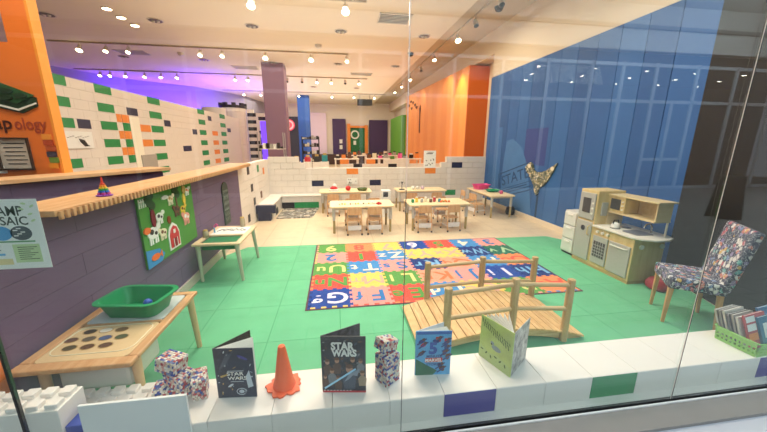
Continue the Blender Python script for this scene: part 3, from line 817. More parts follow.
def vent(x, y, w_, d_, lb, nslat=7):
    t = thing('ceiling_vent', lb, 'vent', (x, y, 4.40))
    mb = MB(); TV = T3(0, 0, -0.02)
    frame = [(-w_ / 2, w_ / 2, -d_ / 2, -d_ / 2 + .03), (-w_ / 2, w_ / 2, d_ / 2 - .03, d_ / 2), (-w_ / 2, -w_ / 2 + .03, -d_ / 2, d_ / 2), (w_ / 2 - .03, w_ / 2, -d_ / 2, d_ / 2)]
    for a, b, c, e in frame: mb.box(a, b, c, e, -0.02, 0, HEADM)
    mb.build('frame', t)
    mb = MB(); mb.box(-w_ / 2 + .03, w_ / 2 - .03, -d_ / 2 + .03, d_ / 2 - .03, -0.004, 0, DARK)
    for k in range(nslat):
        yy = -d_ / 2 + .05 + k * (d_ - .1) / (nslat - 1); mb.box(-w_ / 2 + .03, w_ / 2 - .03, yy - .012, yy + .012, -0.016, -0.004, HEADM)
    mb.build('slats', t)


vent(1.42, 7.87, 0.74, 0.60, 'large slatted air vent at the top of the view beside the glass joint')
vent(-6.3, 12.0, 0.9, 0.5, 'slatted air vent on the left of the ceiling')
vent(-3.3, 13.6, 0.9, 0.5, 'slatted air vent left of the purple column')
vent(1.15, 14.0, 0.9, 0.5, 'slatted air vent at the right of the main ceiling')
vent(-3.2, 6.6, 1.2, 0.14, 'narrow slot diffuser near the top left of the ceiling', 2)
for i, (x, y) in enumerate(((2.45, 10.6), (-0.4, 10.2), (-4.8, 11.8), (3.6, 7.2))):
    mb = MB(); mb.lathe((0, 0, -0.10), [(0.02, 0), (0.07, 0.02), (0.09, 0.07), (0.10, 0.10)], BLACK if i in (0, 3) else HEADM, 14)
    tag(mb.build('ceiling_dome', loc=(x, y, 4.40 if x < 2.8 else 4.52), smooth=True), ['black camera dome on the ceiling right of the glass joint', 'small pale detector above the middle of the ceiling', 'small pale detector at the left of the ceiling', 'black dome on the recessed right ceiling strip'][i], 'camera' if i in (0, 3) else 'detector')
ex = thing('hanging_sign', 'dark rectangular sign hanging from the far ceiling', 'sign', (1.85, 20.0, 3.95))
MB().box(-0.45, 0.45, -0.04, 0.04, -0.15, 0.22, BLACK).build('box', ex)
mb = MB(); mb.cyl((-0.3, 0, 0.22), (-0.3, 0, 0.45), 0.01, BLACK, n=6); mb.cyl((0.3, 0, 0.22), (0.3, 0, 0.45), 0.01, BLACK, n=6); mb.build('hanger', ex)

# ================================================================== SHOP WINDOW
GL = glass_mat()
JX = (-3.01, -1.355, 0.298, 1.96, 3.30)
for i in range(4):
    g = MB().box(JX[i] + (.0062 if i == 1 else .0004), JX[i + 1] - (.0062 if i == 0 else .0004), 1.318, 1.330, 0.15, 4.6, GL).build('window_%d' % (i + 1)); struct(g)
g = MB().box(-4.9, JX[0] - 0.003, 1.318, 1.330, 0.15, 4.6, GL).build('window_5'); struct(g)
JM = mat('joint_black', '0E0E10', 0.3); JL = mat('joint_highlight', 'E8DAD2', 0.3)  # pale strips paint the bright reflection along the glass joints
for i, x in enumerate(JX[1:4]):
    mb = MB(); wd = (0.005, 0.0013, 0.0026)[i]
    ya, yb = (1.3165, 1.3315) if i == 0 else (1.3145, 1.3175)
    mb.box(x - wd, x + wd, ya, yb, 0.152, 4.6 if i != 1 else 1.45, JM)
    if i == 1: mb.box(x - .0018, x + .0018, ya, yb, 1.45, 4.6, JL)
    if i == 2: mb.box(x - wd - .0012, x - wd, ya, yb, 0.152, 4.6, JL)
    struct(mb.build('trim_%d' % (i + 1)))
mb = MB(); mb.box(-4.9, 3.4, 1.3165, 1.3325, 0.130, 0.1515, JM); struct(mb.build('trim_gasket')); struct(MB().box(-4.9, 3.4, 1.333, 1.384, 0.0, 0.150, WHITE).build('trim_inner_sill'))
mb = MB(); mb.box(-4.9, 3.4, 1.165, 1.3325, -0.02, 0.134, mat('sill_metal', '86827E', 0.45, var=0.03)); struct(mb.build('trim_sill'))
mb = MB(); mb.box(-4.9, 3.4, 1.300, 1.3098, 0.134, 0.142, mat('sill_edge', 'E6E4E2', 0.5)); struct(mb.build('trim_sill_edge'))
struct(MB().box(3.28, 4.4, 1.2, 1.36, 0, 4.6, MATS['dark_grey']).build('trim_end_post'))
struct(MB().box(-4.95, -4.8, 1.2, 1.40, 0, 4.8, WALLP).build('trim_end_post_left'))

# ================================================================== MALL OUTSIDE (seen reflected in the glass)
MF = tiled('mall_floor_tiles', 'C0BBB6', '6C6865', 0.6, 0.3, 0.006, rough=0.35, var=0.06, offs=0.5)
struct(MB().box(-9, 22, -7.4, 1.20, -0.12, -0.02, MF).build('floor_mall'))
struct(MB().box(-9, 22, 0.55, 1.1645, -0.02, 0.115, mat('kerb_white', 'B9BBC2', 0.5, var=0.03, scale=8)).build('trim_kerb'))
MC = mat('mall_ceiling', 'DAD6CE', 0.9)
struct(MB().box(-9, 22, -7.4, 1.20, 6.0, 6.2, MC).build('ceiling_mall'))
struct(MB().box(-11, 5.0, 1.18, 1.36, 4.60, 6.2, MC).build('wall_above_window'))
YF = -7.34
FR = mat('shopfront_frame', 'D4DAE0', 0.4); SD = mat('shop_dark_inside', '120F0E', 0.8)
mb = MB(); mb.box(-9, 22, YF - 0.3, YF, 4.66, 6.0, MC); mb.box(-9, 22, YF, YF + 0.12, 5.28, 5.38, mat('soffit_groove', '8C8880', 0.8))
struct(mb.build('wall_mall_fascia'))
mb = MB()
for x in [-7.2, -5.6, -4.0, -2.4, -0.8, 0.8, 2.1, 3.7, 5.3, 6.85, 8.45, 9.6, 10.9, 12.55, 14.2, 16.0, 18.0, 20.0]:
    mb.box(x - 0.05, x + 0.05, YF - 0.06, YF, 0, 4.3, FR)
mb.box(-9, 22, YF - 0.06, YF, 4.18, 4.28, FR); mb.box(-9, 22, YF - 0.06, YF, 3.02, 3.12, FR); mb.box(-9, 22, YF - 0.06, YF, 0.0, 0.12, FR)
mb.box(10.9, 12.55, YF - 0.05, YF + 0.01, 1.05, 1.15, FR); mb.box(11.7, 11.78, YF - 0.05, YF + 0.01, 0, 3.05, FR)
struct(mb.build('window_6_frame'))
struct(MB().box(-9, 22, YF - 0.03, YF - 0.02, 0.0, 4.2, GL).build('window_7'))
mb = MB(); mb.box(-9, 22, YF - 4.2, YF - 4.0, 0, 5.0, mat('shop_back_wall', '150F0D', 0.8)); mb.box(-9, 22, YF - 4.2, YF - 0.3, 4.3, 5.0, SD)
struct(mb.build('wall_mall_shop'))
struct(MB().box(-9, 22, YF - 4.2, YF - 0.06, -0.1, 0, mat('shop_floor', '1E1A18', 0.6)).build('floor_shop'))
struct(MB().box(-9.2, -9, -11.6, 1.2, -0.1, 6.2, MC).build('wall_mall_left')); 
ml = thing('shop_downlight', 'small round lit lamp in the ceiling of the shop across the mall', 'ceiling light', (0, 0, 0), 0, 'lamps in the shop across the mall')
MB().cyl((0, 0, 0), (0, 0, -0.015), 0.09, BLACK, n=12).build('rim', ml); MB().cyl((0, 0, -0.015), (0, 0, -0.02), 0.07, mat('shop_lamp', 'FFFFFF', 0.5, emit=('FFF4E4', 45)), n=12).build('lamp', ml)
for i, (x, y) in enumerate([(a, b) for b in (-8.4, -9.6, -10.8) for a in (7.2, 9.4, 11.6, 13.8, 16.0)]):
    t = ml if i == 0 else copy_tree(ml); t.location = (x + 0.5 * (i // 5), y, 4.30)
# sandwich board outside
sb = thing('sandwich_board', 'dark folding pavement board standing out in the mall', 'sign', (8.85, -3.2, -0.02), math.radians(200))
for sgn in (-1, 1):
    mb = MB(); mb.box(-0.25, 0.25, -0.012, 0.012, 0, 0.95, BLACK, T3(0, sgn * 0.16, 0, rx=sgn * 0.16)); mb.build('panel', sb)

# ================================================================== WINDOW LEDGE OF WHITE BLOCKS
mb = MB()


def led_col(mid, k, a, b):
    if k == 1 and abs(mid - 0.708) < 0.1: return PURPB
    if k == 1 and abs(mid - 1.622) < 0.1: return GREEN
    if k == 1 and abs(mid - 2.84) < 0.2: return PURPB
    return None


for r, yy in enumerate((1.385, 1.385 + BD)):
    for k in range(2):
        a = -1.273 - (0.1524 if (k + r) % 2 else 0) + 0.0004
        if k == 1 and r == 0: a = -0.8156 - 0.0
        if k == 1 and r == 0: a = 0.5556 - BL * 5
        while a < 3.15:
            x0 = max(a, -1.018); x1 = min(a + BL, 3.12 - 0.1 * r); a += BL
            if x1 - x0 < 0.03: continue
            mid = (x0 + x1) / 2
            mm = (led_col(mid, k, x0, x1) if r == 0 else None) or WHITE
            mb.box(x0 + .0008, x1 - .0008, yy + .0008, yy + BD - .0008, k * BH + .0008, k * BH + BH - 0.0045 * (k == 1), mm)
# flat caps
a = 0.5556 - BL * 5
while a < 3.10:
    mb.box(max(a, -0.99) + .001, min(a + BL, 3.08) - .001, 1.386, 1.386 + 2 * BD, 0.3010, 0.3055, WHITE); a += BL
tag(mb.build('block_ledge', bevel=0.0016, seg=1), 'long low white block ledge behind the window with purple and green bricks', 'ledge')


def studs(mb, x0, x1, y0, y1, z, m, p=0.0762):
    nx = round((x1 - x0) / p); ny = round((y1 - y0) / p)
    for i in range(nx):
        for j in range(ny):
            cx = x0 + (i + .5) * p; cy = y0 + (j + .5) * p
            mb.prism(rrect(cx - .026, cx + .026, cy - .026, cy + .026, .006, 2), z, z + 0.022, m)


mb = MB()
x = -1.273 - 0.1524
mb.box(-1.482, -1.025, 1.545, 1.69, 0.1540, 0.3048, WHITE); studs(mb, -1.482, -1.025, 1.545, 1.697, 0.3048, WHITE)
mb.box(-1.482, -1.025, 1.545, 1.69, 0.0, 0.1524, WHITE)
tag(mb.build('block_row', bevel=0.002, seg=1), 'white building blocks with bare studs behind the flat white board', 'building block')
mb = MB(); mb.box(-1.180, -0.728, 1.366, 1.380, 0.152, 0.488, mat('white_board', 'EDEDEC', 0.45))
tag(mb.build('flat_board', bevel=0.002), 'flat white board standing against the glass beside the blocks', 'board')
for i, (x0, x1) in enumerate(((-1.5848, -1.28), (-1.8896, -1.5848))):
    t = thing('building_block', ['white studded block stack at the lower left, right one of two', 'white studded block stack cut by the left picture edge'][i], 'building block', (x0, 1.390, 0), 0, 'studded blocks at the lower left')
    for k in range(3):
        mb = MB(); mb.box(0.0008, BL - 0.0008, 0, BD, k * BH + .0004, (k + 1) * BH - .0004, WHITE)
        if k == 2: studs(mb, 0, BL, 0, BD, 3 * BH - .0004, WHITE)
        mb.build('block', t, bevel=0.0025, seg=1)
bb = MB(); bb.box(-1.275, -1.205, 1.395, 1.53, 0.1530, 0.36, BLUEB); bb.box(-1.275, -1.205, 1.395, 1.53, 0.0, 0.1520, BLUEB)
tag(bb.build('blue_block', bevel=0.004), 'blue building block wedged between the white stack and the flat board', 'building block')

# ---- straw mosaics: cubes made of bundles of coloured tubes
SC = [mat('straw_%d' % i, c, 0.5) for i, c in enumerate(('E8E0D4', 'DCD0C0', '3450A8', 'B84A56', 'E0A8A0', 'E4DCD2', 'ECE8E4', '6E7EB0', '7A6450'))]


def straw_block(name, label, loc, w_, d_, h_, rz, rx=0, ry=0, seed=1, group=None):
    rr = random.Random(seed); t = thing(name, label, 'straw model', loc, 0, group); t.rotation_euler = (rx, ry, rz)
    mb = MB(); mb.box(-w_ / 2 + .003, w_ / 2 - .003, -d_ / 2 + .003, d_ / 2 - .003, .003, h_ - .003, SC[8]); mb.build('core', t)
    mb = MB(); s = 0.0125
    for (ua, va, fn) in ((w_, h_, 0), (w_, h_, 1), (d_, h_, 2), (d_, h_, 3), (w_, d_, 4)):
        nv = max(1, int(va / s)); 
        for j in range(nv):
            u = -ua / 2 - (0.007 if j % 2 else 0) - rr.random() * .002
            while u < ua / 2:
                ln = rr.uniform(0.0125, 0.0155); u0 = max(u, -ua / 2); u1 = min(u + ln, ua / 2); u += ln
                if u1 - u0 < 0.003: continue
                v0 = j * va / nv + .0012; v1 = (j + 1) * va / nv - .0022; m = rr.choice(SC[:8])
                if fn == 0: mb.box(u0, u1 - .0030, -d_ / 2 - .001, -d_ / 2 + .004, v0, v1, m)
                elif fn == 1: mb.box(u0, u1 - .0030, d_ / 2 - .004, d_ / 2 + .001, v0, v1, m)
                elif fn == 2: mb.box(-w_ / 2 - .001, -w_ / 2 + .004, u0, u1 - .0030, v0, v1, m)
                elif fn == 3: mb.box(w_ / 2 - .004, w_ / 2 + .001, u0, u1 - .0030, v0, v1, m)
                else: mb.box(u0, u1 - .0030, v0 - d_ / 2, v1 - d_ / 2, h_ - .004, h_ + .001, m)
    mb.build('straws', t)
    return t


GS = 'models of coloured paper straws'
straw_block('straw_cube', 'flat straw block at the bottom of the pile beside the flat white board', (-0.905, 1.60, 0.307), 0.17, 0.11, 0.07, 0.25, seed=2, group=GS)
straw_block('straw_cube', 'straw cube in the middle of the pile, turned to the right', (-0.862, 1.595, 0.379), 0.125, 0.095, 0.068, -0.55, seed=7, group=GS)
straw_block('straw_cube', 'tilted colourful straw cube on top of the pile of three', (-0.905, 1.610, 0.458), 0.115, 0.095, 0.075, -0.35, rx=-0.08, ry=0.14, seed=3, group=GS)
straw_block('straw_slab', 'upright colourful straw slab between the straw pile and first book', (-0.765, 1.590, 0.307), 0.068, 0.12, 0.115, 0.30, seed=4, group=GS)
straw_block('straw_tower', 'tall angular straw tower right of the large dark book', (0.262, 1.545, 0.307), 0.105, 0.095, 0.175, 0.6, seed=5, group=GS)
t = straw_block('straw_wedge', 'slanted straw piece resting on top of the straw tower', (0.250, 1.560, 0.502), 0.115, 0.075, 0.06, 0.6, ry=0.30, seed=6, group=GS)


# ---- books
def book(label, spine, h_, a1, w1, a2, w2, cover, back, art, loc_z=0.306, npages=5, thick=0.004):
    """standing open book; covers leave the spine at angles a1 (front cover) and a2 (back cover)"""
    t = thing('picture_book', label, 'book', (spine[0], spine[1], loc_z), 0, 'picture books standing on the ledge')
    out = 1 if math.sin(a2 - a1) > 0 else -1
    T1 = T3(rz=a1); T2 = T3(rz=a2)
    y0, y1 = (-thick, 0) if out > 0 else (0, thick)
    mb = MB(); mb.box(0.0, w1, y0, y1, 0, h_, cover, T1)
    if out > 0: F = T1 @ face_front(0, y0 - 0.0004, 0)
    else: F = T1 @ Matrix.Translation((w1, y1 + 0.0004, 0)) @ Matrix(((-1, 0, 0, 0), (0, 0, 1, 0), (0, 1, 0, 0), (0, 0, 0, 1)))
    art(mb, F, w1, h_)
    mb.build('front_cover', t)
    y0, y1 = (0, thick) if out > 0 else (-thick, 0)
    mb = MB(); mb.box(0.0, w2, y0, y1, 0, h_, back, T2); mb.build('back_cover', t)
    mb = MB()
    for k in range(npages):
        f = (k + 1) / (npages + 1) * (0.7 if npages > 3 else 0.9); a = a1 + (a2 - a1) * f
        mb.box(0.004, min(w1, w2) * 0.96, -0.0007, 0.0007, 0.004, h_ - 0.004, PAPER, T3(rz=a))
    mb.build('pages', t)
    mb = MB(); mb.cyl((0, 0, 0), (0, 0, h_), 0.0055, cover, n=8); mb.build('spine', t)
    return t


def blob(mb, F, x, y, rx, ry, m, z=0.001, rot=0, n=12): mb.prism(oval(x, y, rx, ry, n, rot), z, z + 0.0004, m, F)


NAVY = mat('cover_navy', '1E2740', 0.35); SLATE = mat('cover_slate', '4A5468', 0.5); PALE = mat('cover_pale', 'C9D2DC', 0.5)


def person_blob(mb, F, x, y, s, body, skin=None, hair=None, z=0.001):
    mb.prism([(x - .10 * s, y), (x + .10 * s, y), (x + .13 * s, y + .26 * s), (x + .05 * s, y + .36 * s), (x - .05 * s, y + .36 * s), (x - .13 * s, y + .26 * s)], z, z + .0004, body, F)
    blob(mb, F, x, y + .44 * s, .065 * s, .085 * s, skin or CREAM, z + .0005)
    blob(mb, F, x, y + .50 * s, .07 * s, .05 * s, hair or BROWN, z + .001)


def art1(mb, F, w_, h_):
    q = random.Random(21)
    for k in range(46): blob(mb, F, q.uniform(.01, w_ - .01), q.uniform(.01, h_ - .01), q.uniform(.002, .012), q.uniform(.0012, .004), q.choice([SLATE, PALE, SLATE, GOLD, PALE, DARK]), rot=q.random() * 3, n=7, z=.001 + .00002 * k)
    mb.prism([(w_ * .8, .06), (w_ * .94, .07), (w_ * .86, .17), (w_ * .76, .13)], .0022, .0025, PALE, F)
    for a in range(4): mb.prism([(w_ * (.10 + .05 * a), h_ * (.60 + .03 * a)), (w_ * (.12 + .05 * a), h_ * (.58 + .03 * a)), (w_ * (.34 + .04 * a), h_ * .90), (w_ * (.32 + .04 * a), h_ * .91)], .0022, .0024, SLATE, F)
    mb.prism([(w_ * .12, h_ * .42), (w_ * .30, h_ * .47), (w_ * .30, h_ * .50), (w_ * .10, h_ * .46)], .0022, .0025, GOLD, F)
    mb.tube([(w_ * .62 + .026 * math.cos(k * .6), h_ * .13 + .020 * math.sin(k * .6), .0025) for k in range(10)], .002, PALE, 5, T=F)
    blob(mb, F, w_ * .62, h_ * .13, .014, .011, PALE, .0022); blob(mb, F, w_ * .35, h_ * .26, .018, .006, PALE, .0022, .6); blob(mb, F, w_ * .72, h_ * .82, .03, .008, PURPB, .0022, -.5)
    mb.text('STAR', .030, F @ T3(w_ * .5, h_ * .50, .0032), PAPER, .02, fit=.088); mb.text('WARS', .030, F @ T3(w_ * .54, h_ * .41, .0032), PAPER, .02, fit=.10)
    mb.box(w_ * .30, w_ * .72, h_ * .55, h_ * .562, .003, .0032, PALE, F); mb.box(w_ * .36, w_ * .70, h_ * .335, h_ * .345, .003, .0032, PALE, F)


def art2(mb, F, w_, h_):
    q = random.Random(9)
    B1 = mat('art_umber', '5A4236', 0.5); B2 = mat('art_grey', '7E8288', 0.5); B3 = mat('art_tan', 'A08A70', 0.5); SK = mat('art_skin', 'B98A70', 0.5)
    for k in range(90): blob(mb, F, q.uniform(.01, w_ - .01), q.uniform(.02, h_ - .01), q.uniform(.004, .014), q.uniform(.002, .006), q.choice([B1, DARK, B2, SLATE, BLACK, B1]), rot=q.random() * 3, n=7, z=.0008 + .00001 * k)
    for x, y, s, b in ((.12, .32, .50, B1), (.34, .34, .52, B1), (.88, .36, .46, B2), (.70, .36, .50, DARK), (.22, .16, .50, B2), (.06, .10, .4, B1), (.36, .05, .46, B1), (.92, .12, .50, B3), (.62, .06, .80, SLATE)):
        person_blob(mb, F, x * w_, y * h_, s * .36, b, SK, z=.002 + .0010 * (1 - y))
    mb.prism([(w_ * .50, h_ * .20), (w_ * .62, h_ * .34), (w_ * .80, h_ * .30), (w_ * .86, h_ * .44), (w_ * .78, h_ * .40), (w_ * .60, h_ * .24)], .0042, .0045, mat('art_sleeve', '8E9AAE', .5), F)
    mb.prism([(w_ * .03, h_ * .09), (w_ * .05, h_ * .06), (w_ * .78, h_ * .42), (w_ * .76, h_ * .45)], .0048, .0052, mat('art_glow_blue', 'A8DCFA', 0.4), F)
    mb.box(.0, w_, .0, .012, 0.0050, 0.0053, RED, F)
    for k in range(9): mb.box(w_ * .02 + k * w_ * .075, w_ * .06 + k * w_ * .075, .012, .016, .0050, .0053, PAPER, F)
    mb.text('STAR', .062, F @ T3(w_ * .48, h_ * .84, .006), PAPER, .05, fit=.125); mb.text('WARS', .055, F @ T3(w_ * .51, h_ * .72, .006), PAPER, .05, fit=.135)


def art3(mb, F, w_, h_):
    DB = mat('art_deep_blue', '1E3E86', 0.5); FG = mat('art_foliage', '1F6B4A', 0.5)
    mb.box(0, w_, h_ * .93, h_, .0003, .0007, mat('art_band_blue', '2F68B8', 0.5), F)
    mb.prism([(0, 0), (w_ * .5, 0), (w_ * .62, .03), (w_ * .3, .07), (0, .11)], .001, .0014, FG, F)
    for x, y in ((.2, .70), (.15, .78), (.62, .82), (.56, .78), (.86, .78), (.84, .72), (.82, .52), (.9, .42), (.86, .62), (.75, .14), (.70, .22), (.14, .5)):
        c = R_.choice([RED, BROWN, DB, DARK])
        blob(mb, F, x * w_, y * h_, .020, .012, c, .0014, R_.random() * 3); blob(mb, F, x * w_ + .012, y * h_ + .012, .010, .010, BROWN, .0018)
        mb.prism([(x * w_ - .03, y * h_ - .02), (x * w_ - .022, y * h_ - .025), (x * w_ + .03, y * h_ + .015), (x * w_ + .026, y * h_ + .022)], .0019, .0022, DB, F)
    mb.text('5', .10, F @ T3(w_ * .48, h_ * .62, .0025), mat('art_bright_blue', '1C4FA8', 0.4), .05)
    mb.text('MINUTE', .022, F @ T3(w_ * .52, h_ * .44, .0022), DB, .02, fit=.09)
    mb.box(w_ * .26, w_ * .76, h_ * .30, h_ * .40, .001, .0014, RED, F); mb.text('MARVEL', .03, F @ T3(w_ * .51, h_ * .35, .0024), PAPER, .03, fit=.10)
    mb.text('STORIES', .022, F @ T3(w_ * .52, h_ * .25, .0022), DB, .02, fit=.09)


def art4(mb, F, w_, h_):
    OL = mat('art_olive', '4F6A2A', 0.6); PG = mat('art_pale_green', 'B9CF86', 0.6); GB = mat('art_grey_blue', '8FA0A0', 0.6)
    for k in range(34):
        x = w_ * (.06 + .9 * k / 34); blob(mb, F, x, h_ * (.93 - .24 * k / 34) * 1.0 - .016 * (k % 3), .011, .0028, OL, .001 + .0001 * (k % 3), -1.1 + .4 * math.sin(k * 1.7))
    blob(mb, F, w_ * .55, h_ * .42, .035, .018, GB, .001); blob(mb, F, w_ * .42, h_ * .50, .014, .012, GB, .0014); blob(mb, F, w_ * .40, h_ * .47, .006, .006, DARK, .0019)
    mb.prism([(0, 0), (w_, 0), (w_, h_ * .2), (w_ * .6, h_ * .28), (w_ * .3, h_ * .22), (0, h_ * .33)], .0003, .0007, PG, F)
    for k in range(6): blob(mb, F, w_ * (.1 + .15 * k), h_ * (.22 - .03 * (k % 3)), .012, .005, OL, .001, k)


book('dark navy book with small white title lettering, left of the orange cone', (-0.655, 1.540), 0.300, -0.10, 0.20, 0.78, 0.205, NAVY, BLACK, art1, npages=7)
book('large dark book with big white title and pale blue beam, right of the cone', (-0.102, 1.505), 0.345, -0.15, 0.235, 0.40, 0.23, mat('cover_charcoal', '262A36', 0.35), mat('cover_collage', '4A4650', 0.5, var=.6, scale=40), art2, npages=0)
book('light blue storybook with a large numeral 5 on its cover', (0.432, 1.555), 0.290, -0.10, 0.205, 0.35, 0.20, mat('cover_sky', '58A8DC', 0.35, var=.15, scale=10), PALE, art3, npages=4)
b4 = book('pale green dinosaur picture book opened toward the glass', (0.978, 1.458), 0.290, math.radians(112), 0.235, math.radians(37), 0.235, mat('cover_green', 'BCD074', 0.4, var=.12, scale=12), mat('cover_grey_print', 'B4B2AC', 0.5, var=.6, scale=25), art4, npages=6)
b4['label'] = 'pale green picture book with a leafy cover opened toward the glass'

# ---- traffic cone
cn = thing('traffic_cone', 'small orange traffic cone on the ledge between two dark books', 'cone', (-0.322, 1.575, 0.306))
OC = mat('cone_orange', 'FF6C32', 0.45)
MB().lathe((0, 0, 0.010), [(0.062, 0), (0.060, .012), (0.049, .05), (0.021, .235), (0.017, .247), (0.010, .25)], OC, 28).build('body', cn, smooth=True)
pts = [((0.088 + 0.016 * math.sin(k * 5.3) * (k % 2)) * math.cos(2 * PI * k / 34) * 1.05, (0.088 + 0.016 * math.sin(k * 5.3) * (k % 2)) * math.sin(2 * PI * k / 34)) for k in range(34)]
MB().prism(pts, 0, 0.011, OC).build('base', cn, bevel=0.002)

# ---- green basket of books
bk = thing('plastic_basket', 'lime green perforated basket full of books at the right end of the ledge', 'basket', (2.95, 1.52, 0.306), math.radians(4))


def perforated_basket(t, w_, d_, h_, m):
    mb = MB(); mb.box(-w_ / 2 + .012, w_ / 2 - .012, -d_ / 2 + .012, d_ / 2 - .012, 0, .004, m)
    def side(L_, T):
        n = int(L_ / 0.022); rows = [(0, .2), (.36, .48), (.64, 1.0)]
        for a, b in rows: mb.box(-L_ / 2, L_ / 2, 0, .003, a * h_, b * h_, m, T)
        for k in range(n + 1):
            x = -L_ / 2 + k * L_ / n; mb.box(max(-L_ / 2, x - .005), min(L_ / 2, x + .005), 0, .003, .2 * h_, .64 * h_, m, T)
    side(w_ - .01, T3(0, -d_ / 2, 0, rx=.10)); side(w_ - .01, T3(0, d_ / 2 - .002, 0, rx=-.10))
    side(d_ - .01, T3(-w_ / 2, 0, 0, rz=-PI / 2) @ T3(rx=.10)); side(d_ - .01, T3(w_ / 2, 0, 0, rz=PI / 2) @ T3(rx=.10))
    mb.build('body', t)
    mb = MB(); o_ = .012; z = h_
    mb.tube([(x, y, z) for x, y in rrect(-w_ / 2 - o_, w_ / 2 + o_, -d_ / 2 - o_, d_ / 2 + o_, .02)], .005, m, 8, True); mb.build('rim', t, smooth=True)


perforated_basket(bk, 0.62, 0.22, 0.10, LGREEN)
BC = ['B8B2AA', '8E8A86', 'D2CCC2', '6E6A68', 'A09890', 'E2DDD2', 'C05050', '3C7A96', '4A86B4', 'D8D2C8', '54606A', 'B04A40']
lbs = ['grey', 'dim grey', 'pale stone', 'dark grey', 'taupe', 'ivory', 'red and white', 'teal blue', 'mid blue', 'off-white', 'slate', 'brick red']
for i in range(9):
    m = mat('basket_book_%d' % i, BC[i], 0.5)
    if i < 6: lb = '%s thin book leaning back in the green basket, %s from the room side' % (lbs[i], ORD[i].replace('leftmost', 'first')); x0 = 2.665 + .004 * i; y0 = 1.585 - i * .022
    else: lb = ['red white and orange book in front of the thin books in the green basket', 'teal blue book with a white label facing the glass in the green basket', 'mid blue book at the back right of the green basket'][i - 6]; x0 = (2.70, 2.785, 2.90)[i - 6]; y0 = (1.445, 1.43, 1.50)[i - 6]
    w_ = .17; h_ = (.20, .205, .21, .20, .205, .20, .225, .215, .235)[i]
    t = thing('book', lb, 'book', (x0, y0, .318), 0, 'books in the green basket'); t.rotation_euler = (math.radians(-17), math.radians(-7), math.radians(3))
    th = .014
    mb = MB(); mb.box(0, w_, 0, .002, 0, h_, m); mb.box(0, w_, th - .002, th, 0, h_, m); mb.box(0, .002, 0, th, 0, h_, m)
    if i == 6: mb.box(.006, .08, -.001, 0, h_ * .52, h_ * .72, PAPER); mb.box(.006, .08, -.001, 0, h_ * .24, h_ * .45, ORANGEB); mb.box(.006, .08, -.001, 0, h_ * .78, h_ * .95, PAPER)
    if i == 7: mb.box(.03, .15, -.001, 0, h_ * .35, h_ * .8, PAPER); mb.box(.05, .13, -.0015, -.001, h_ * .55, h_ * .6, GREY)
    mb.build('cover', t); MB().box(.002, w_ - .003, .002, th - .002, .003, h_ - .003, PAPER).build('pages', t)

# ---- poster on the glass
po = thing('camp_poster', 'white and green printed CAMP MOSAIC poster taped to the window glass', 'poster', (-1.255, 1.334, 1.166))
PW = mat('poster_paper', 'EEF0EA', 0.6)
MB().box(-0.155, 0.145, 0, 0.0015, 0, 0.272, PW).build('sheet', po)
# the poster faces outwards (towards -y): sits behind the glass
mb = MB(); FF = face_front(0, -0.0003, 0); dk = mat('poster_ink', '3A4A40', 0.6)
mb.text('CAMP', .052, FF @ T3(.036, .228, .0002), dk, .015, fit=.112); mb.text('MOSAIC', .046, FF @ T3(.022, .190, .0002), dk, .015, fit=.160)
mb.build('title', po)
mb = MB()
for cx, c in ((-.06, 'A9C8B8'), (0.005, '5AA4D8'), (.07, '5A6468')): mb.prism(oval(cx, .142, .036, .028, 20), 0, .0003, mat('poster_' + c, c, .6), FF)
for k in range(5): mb.box(.045 + .012 * (k % 3), .06 + .012 * (k % 3), .130 + .007 * k, .134 + .007 * k, .0003, .0006, PAPER, FF)
mb.build('photo_circles', po)
mb = MB(); LG = mat('poster_green', 'C6DCA8', .6); LY = mat('poster_yellow', 'E8D8A0', .6)
mb.box(.03, .12, .025, .098, 0, .0003, LG, FF); mb.box(-.145, .02, .018, .042, 0, .0003, LY, FF)
mb.box(-.15, .11, .106, .112, 0, .0003, mat('poster_rule', '6FA878', .6), FF); mb.box(-.145, 0.0, .055, .063, 0, .0003, LBLUE, FF)
for k in range(7): mb.box(.045, .11 - .012 * (k % 3), .085 - .008 * k, .0875 - .008 * k, .0003, .0005, dk, FF)
for k in range(3): mb.box(-.14, -.01 - .02 * (k % 2), .093 - .009 * k, .0955 - .009 * k, .0003, .0005, dk, FF)
for x, y in ((.09, .235), (.115, .215), (.125, .245), (.10, .255), (.12, .19), (-.14, .25)): mb.prism(oval(x, y, .009, .004, 8, x * 30), 0, .0003, LG, FF)
mb.build('text_panels', po)

# ================================================================== ACTIVITY TABLE (near left)
at = thing('activity_table', 'long pale wooden sensory table by the purple wall, nearest the window', 'table', (0, 0, 0))
X0, X1, Y0, Y1, ZT = -1.672, -1.10, 1.615, 2.455, 0.51
mb = MB(); fw = 0.055
for a, b, c, e in ((X0, X1, Y0, Y0 + .07), (X0, X1, Y1 - fw, Y1), (X0, X0 + fw, Y0 + .07, Y1 - fw), (X1 - fw, X1, Y0 + .07, Y1 - fw), (X0 + fw, X1 - fw, 2.035, 2.055)):
    mb.box(a, b, c, e, ZT - .028, ZT, BIRCHY)
mb.build('frame', at, bevel=0.008)
for lx, ly, dx_, dy_ in ((X0 + .06, 1.735, 0, 0), (X1 - .05, 1.735, 0, 0), (X0 + .05, Y1 - .05, 0, .05), (X1 - .045, Y1 - .045, .0, .05)):
    MB().cyl((lx, ly, ZT - .028), (lx + dx_, ly + dy_, 0.012), .026, BIRCHZ, r1=.019, n=12).build('leg', at, smooth=True)
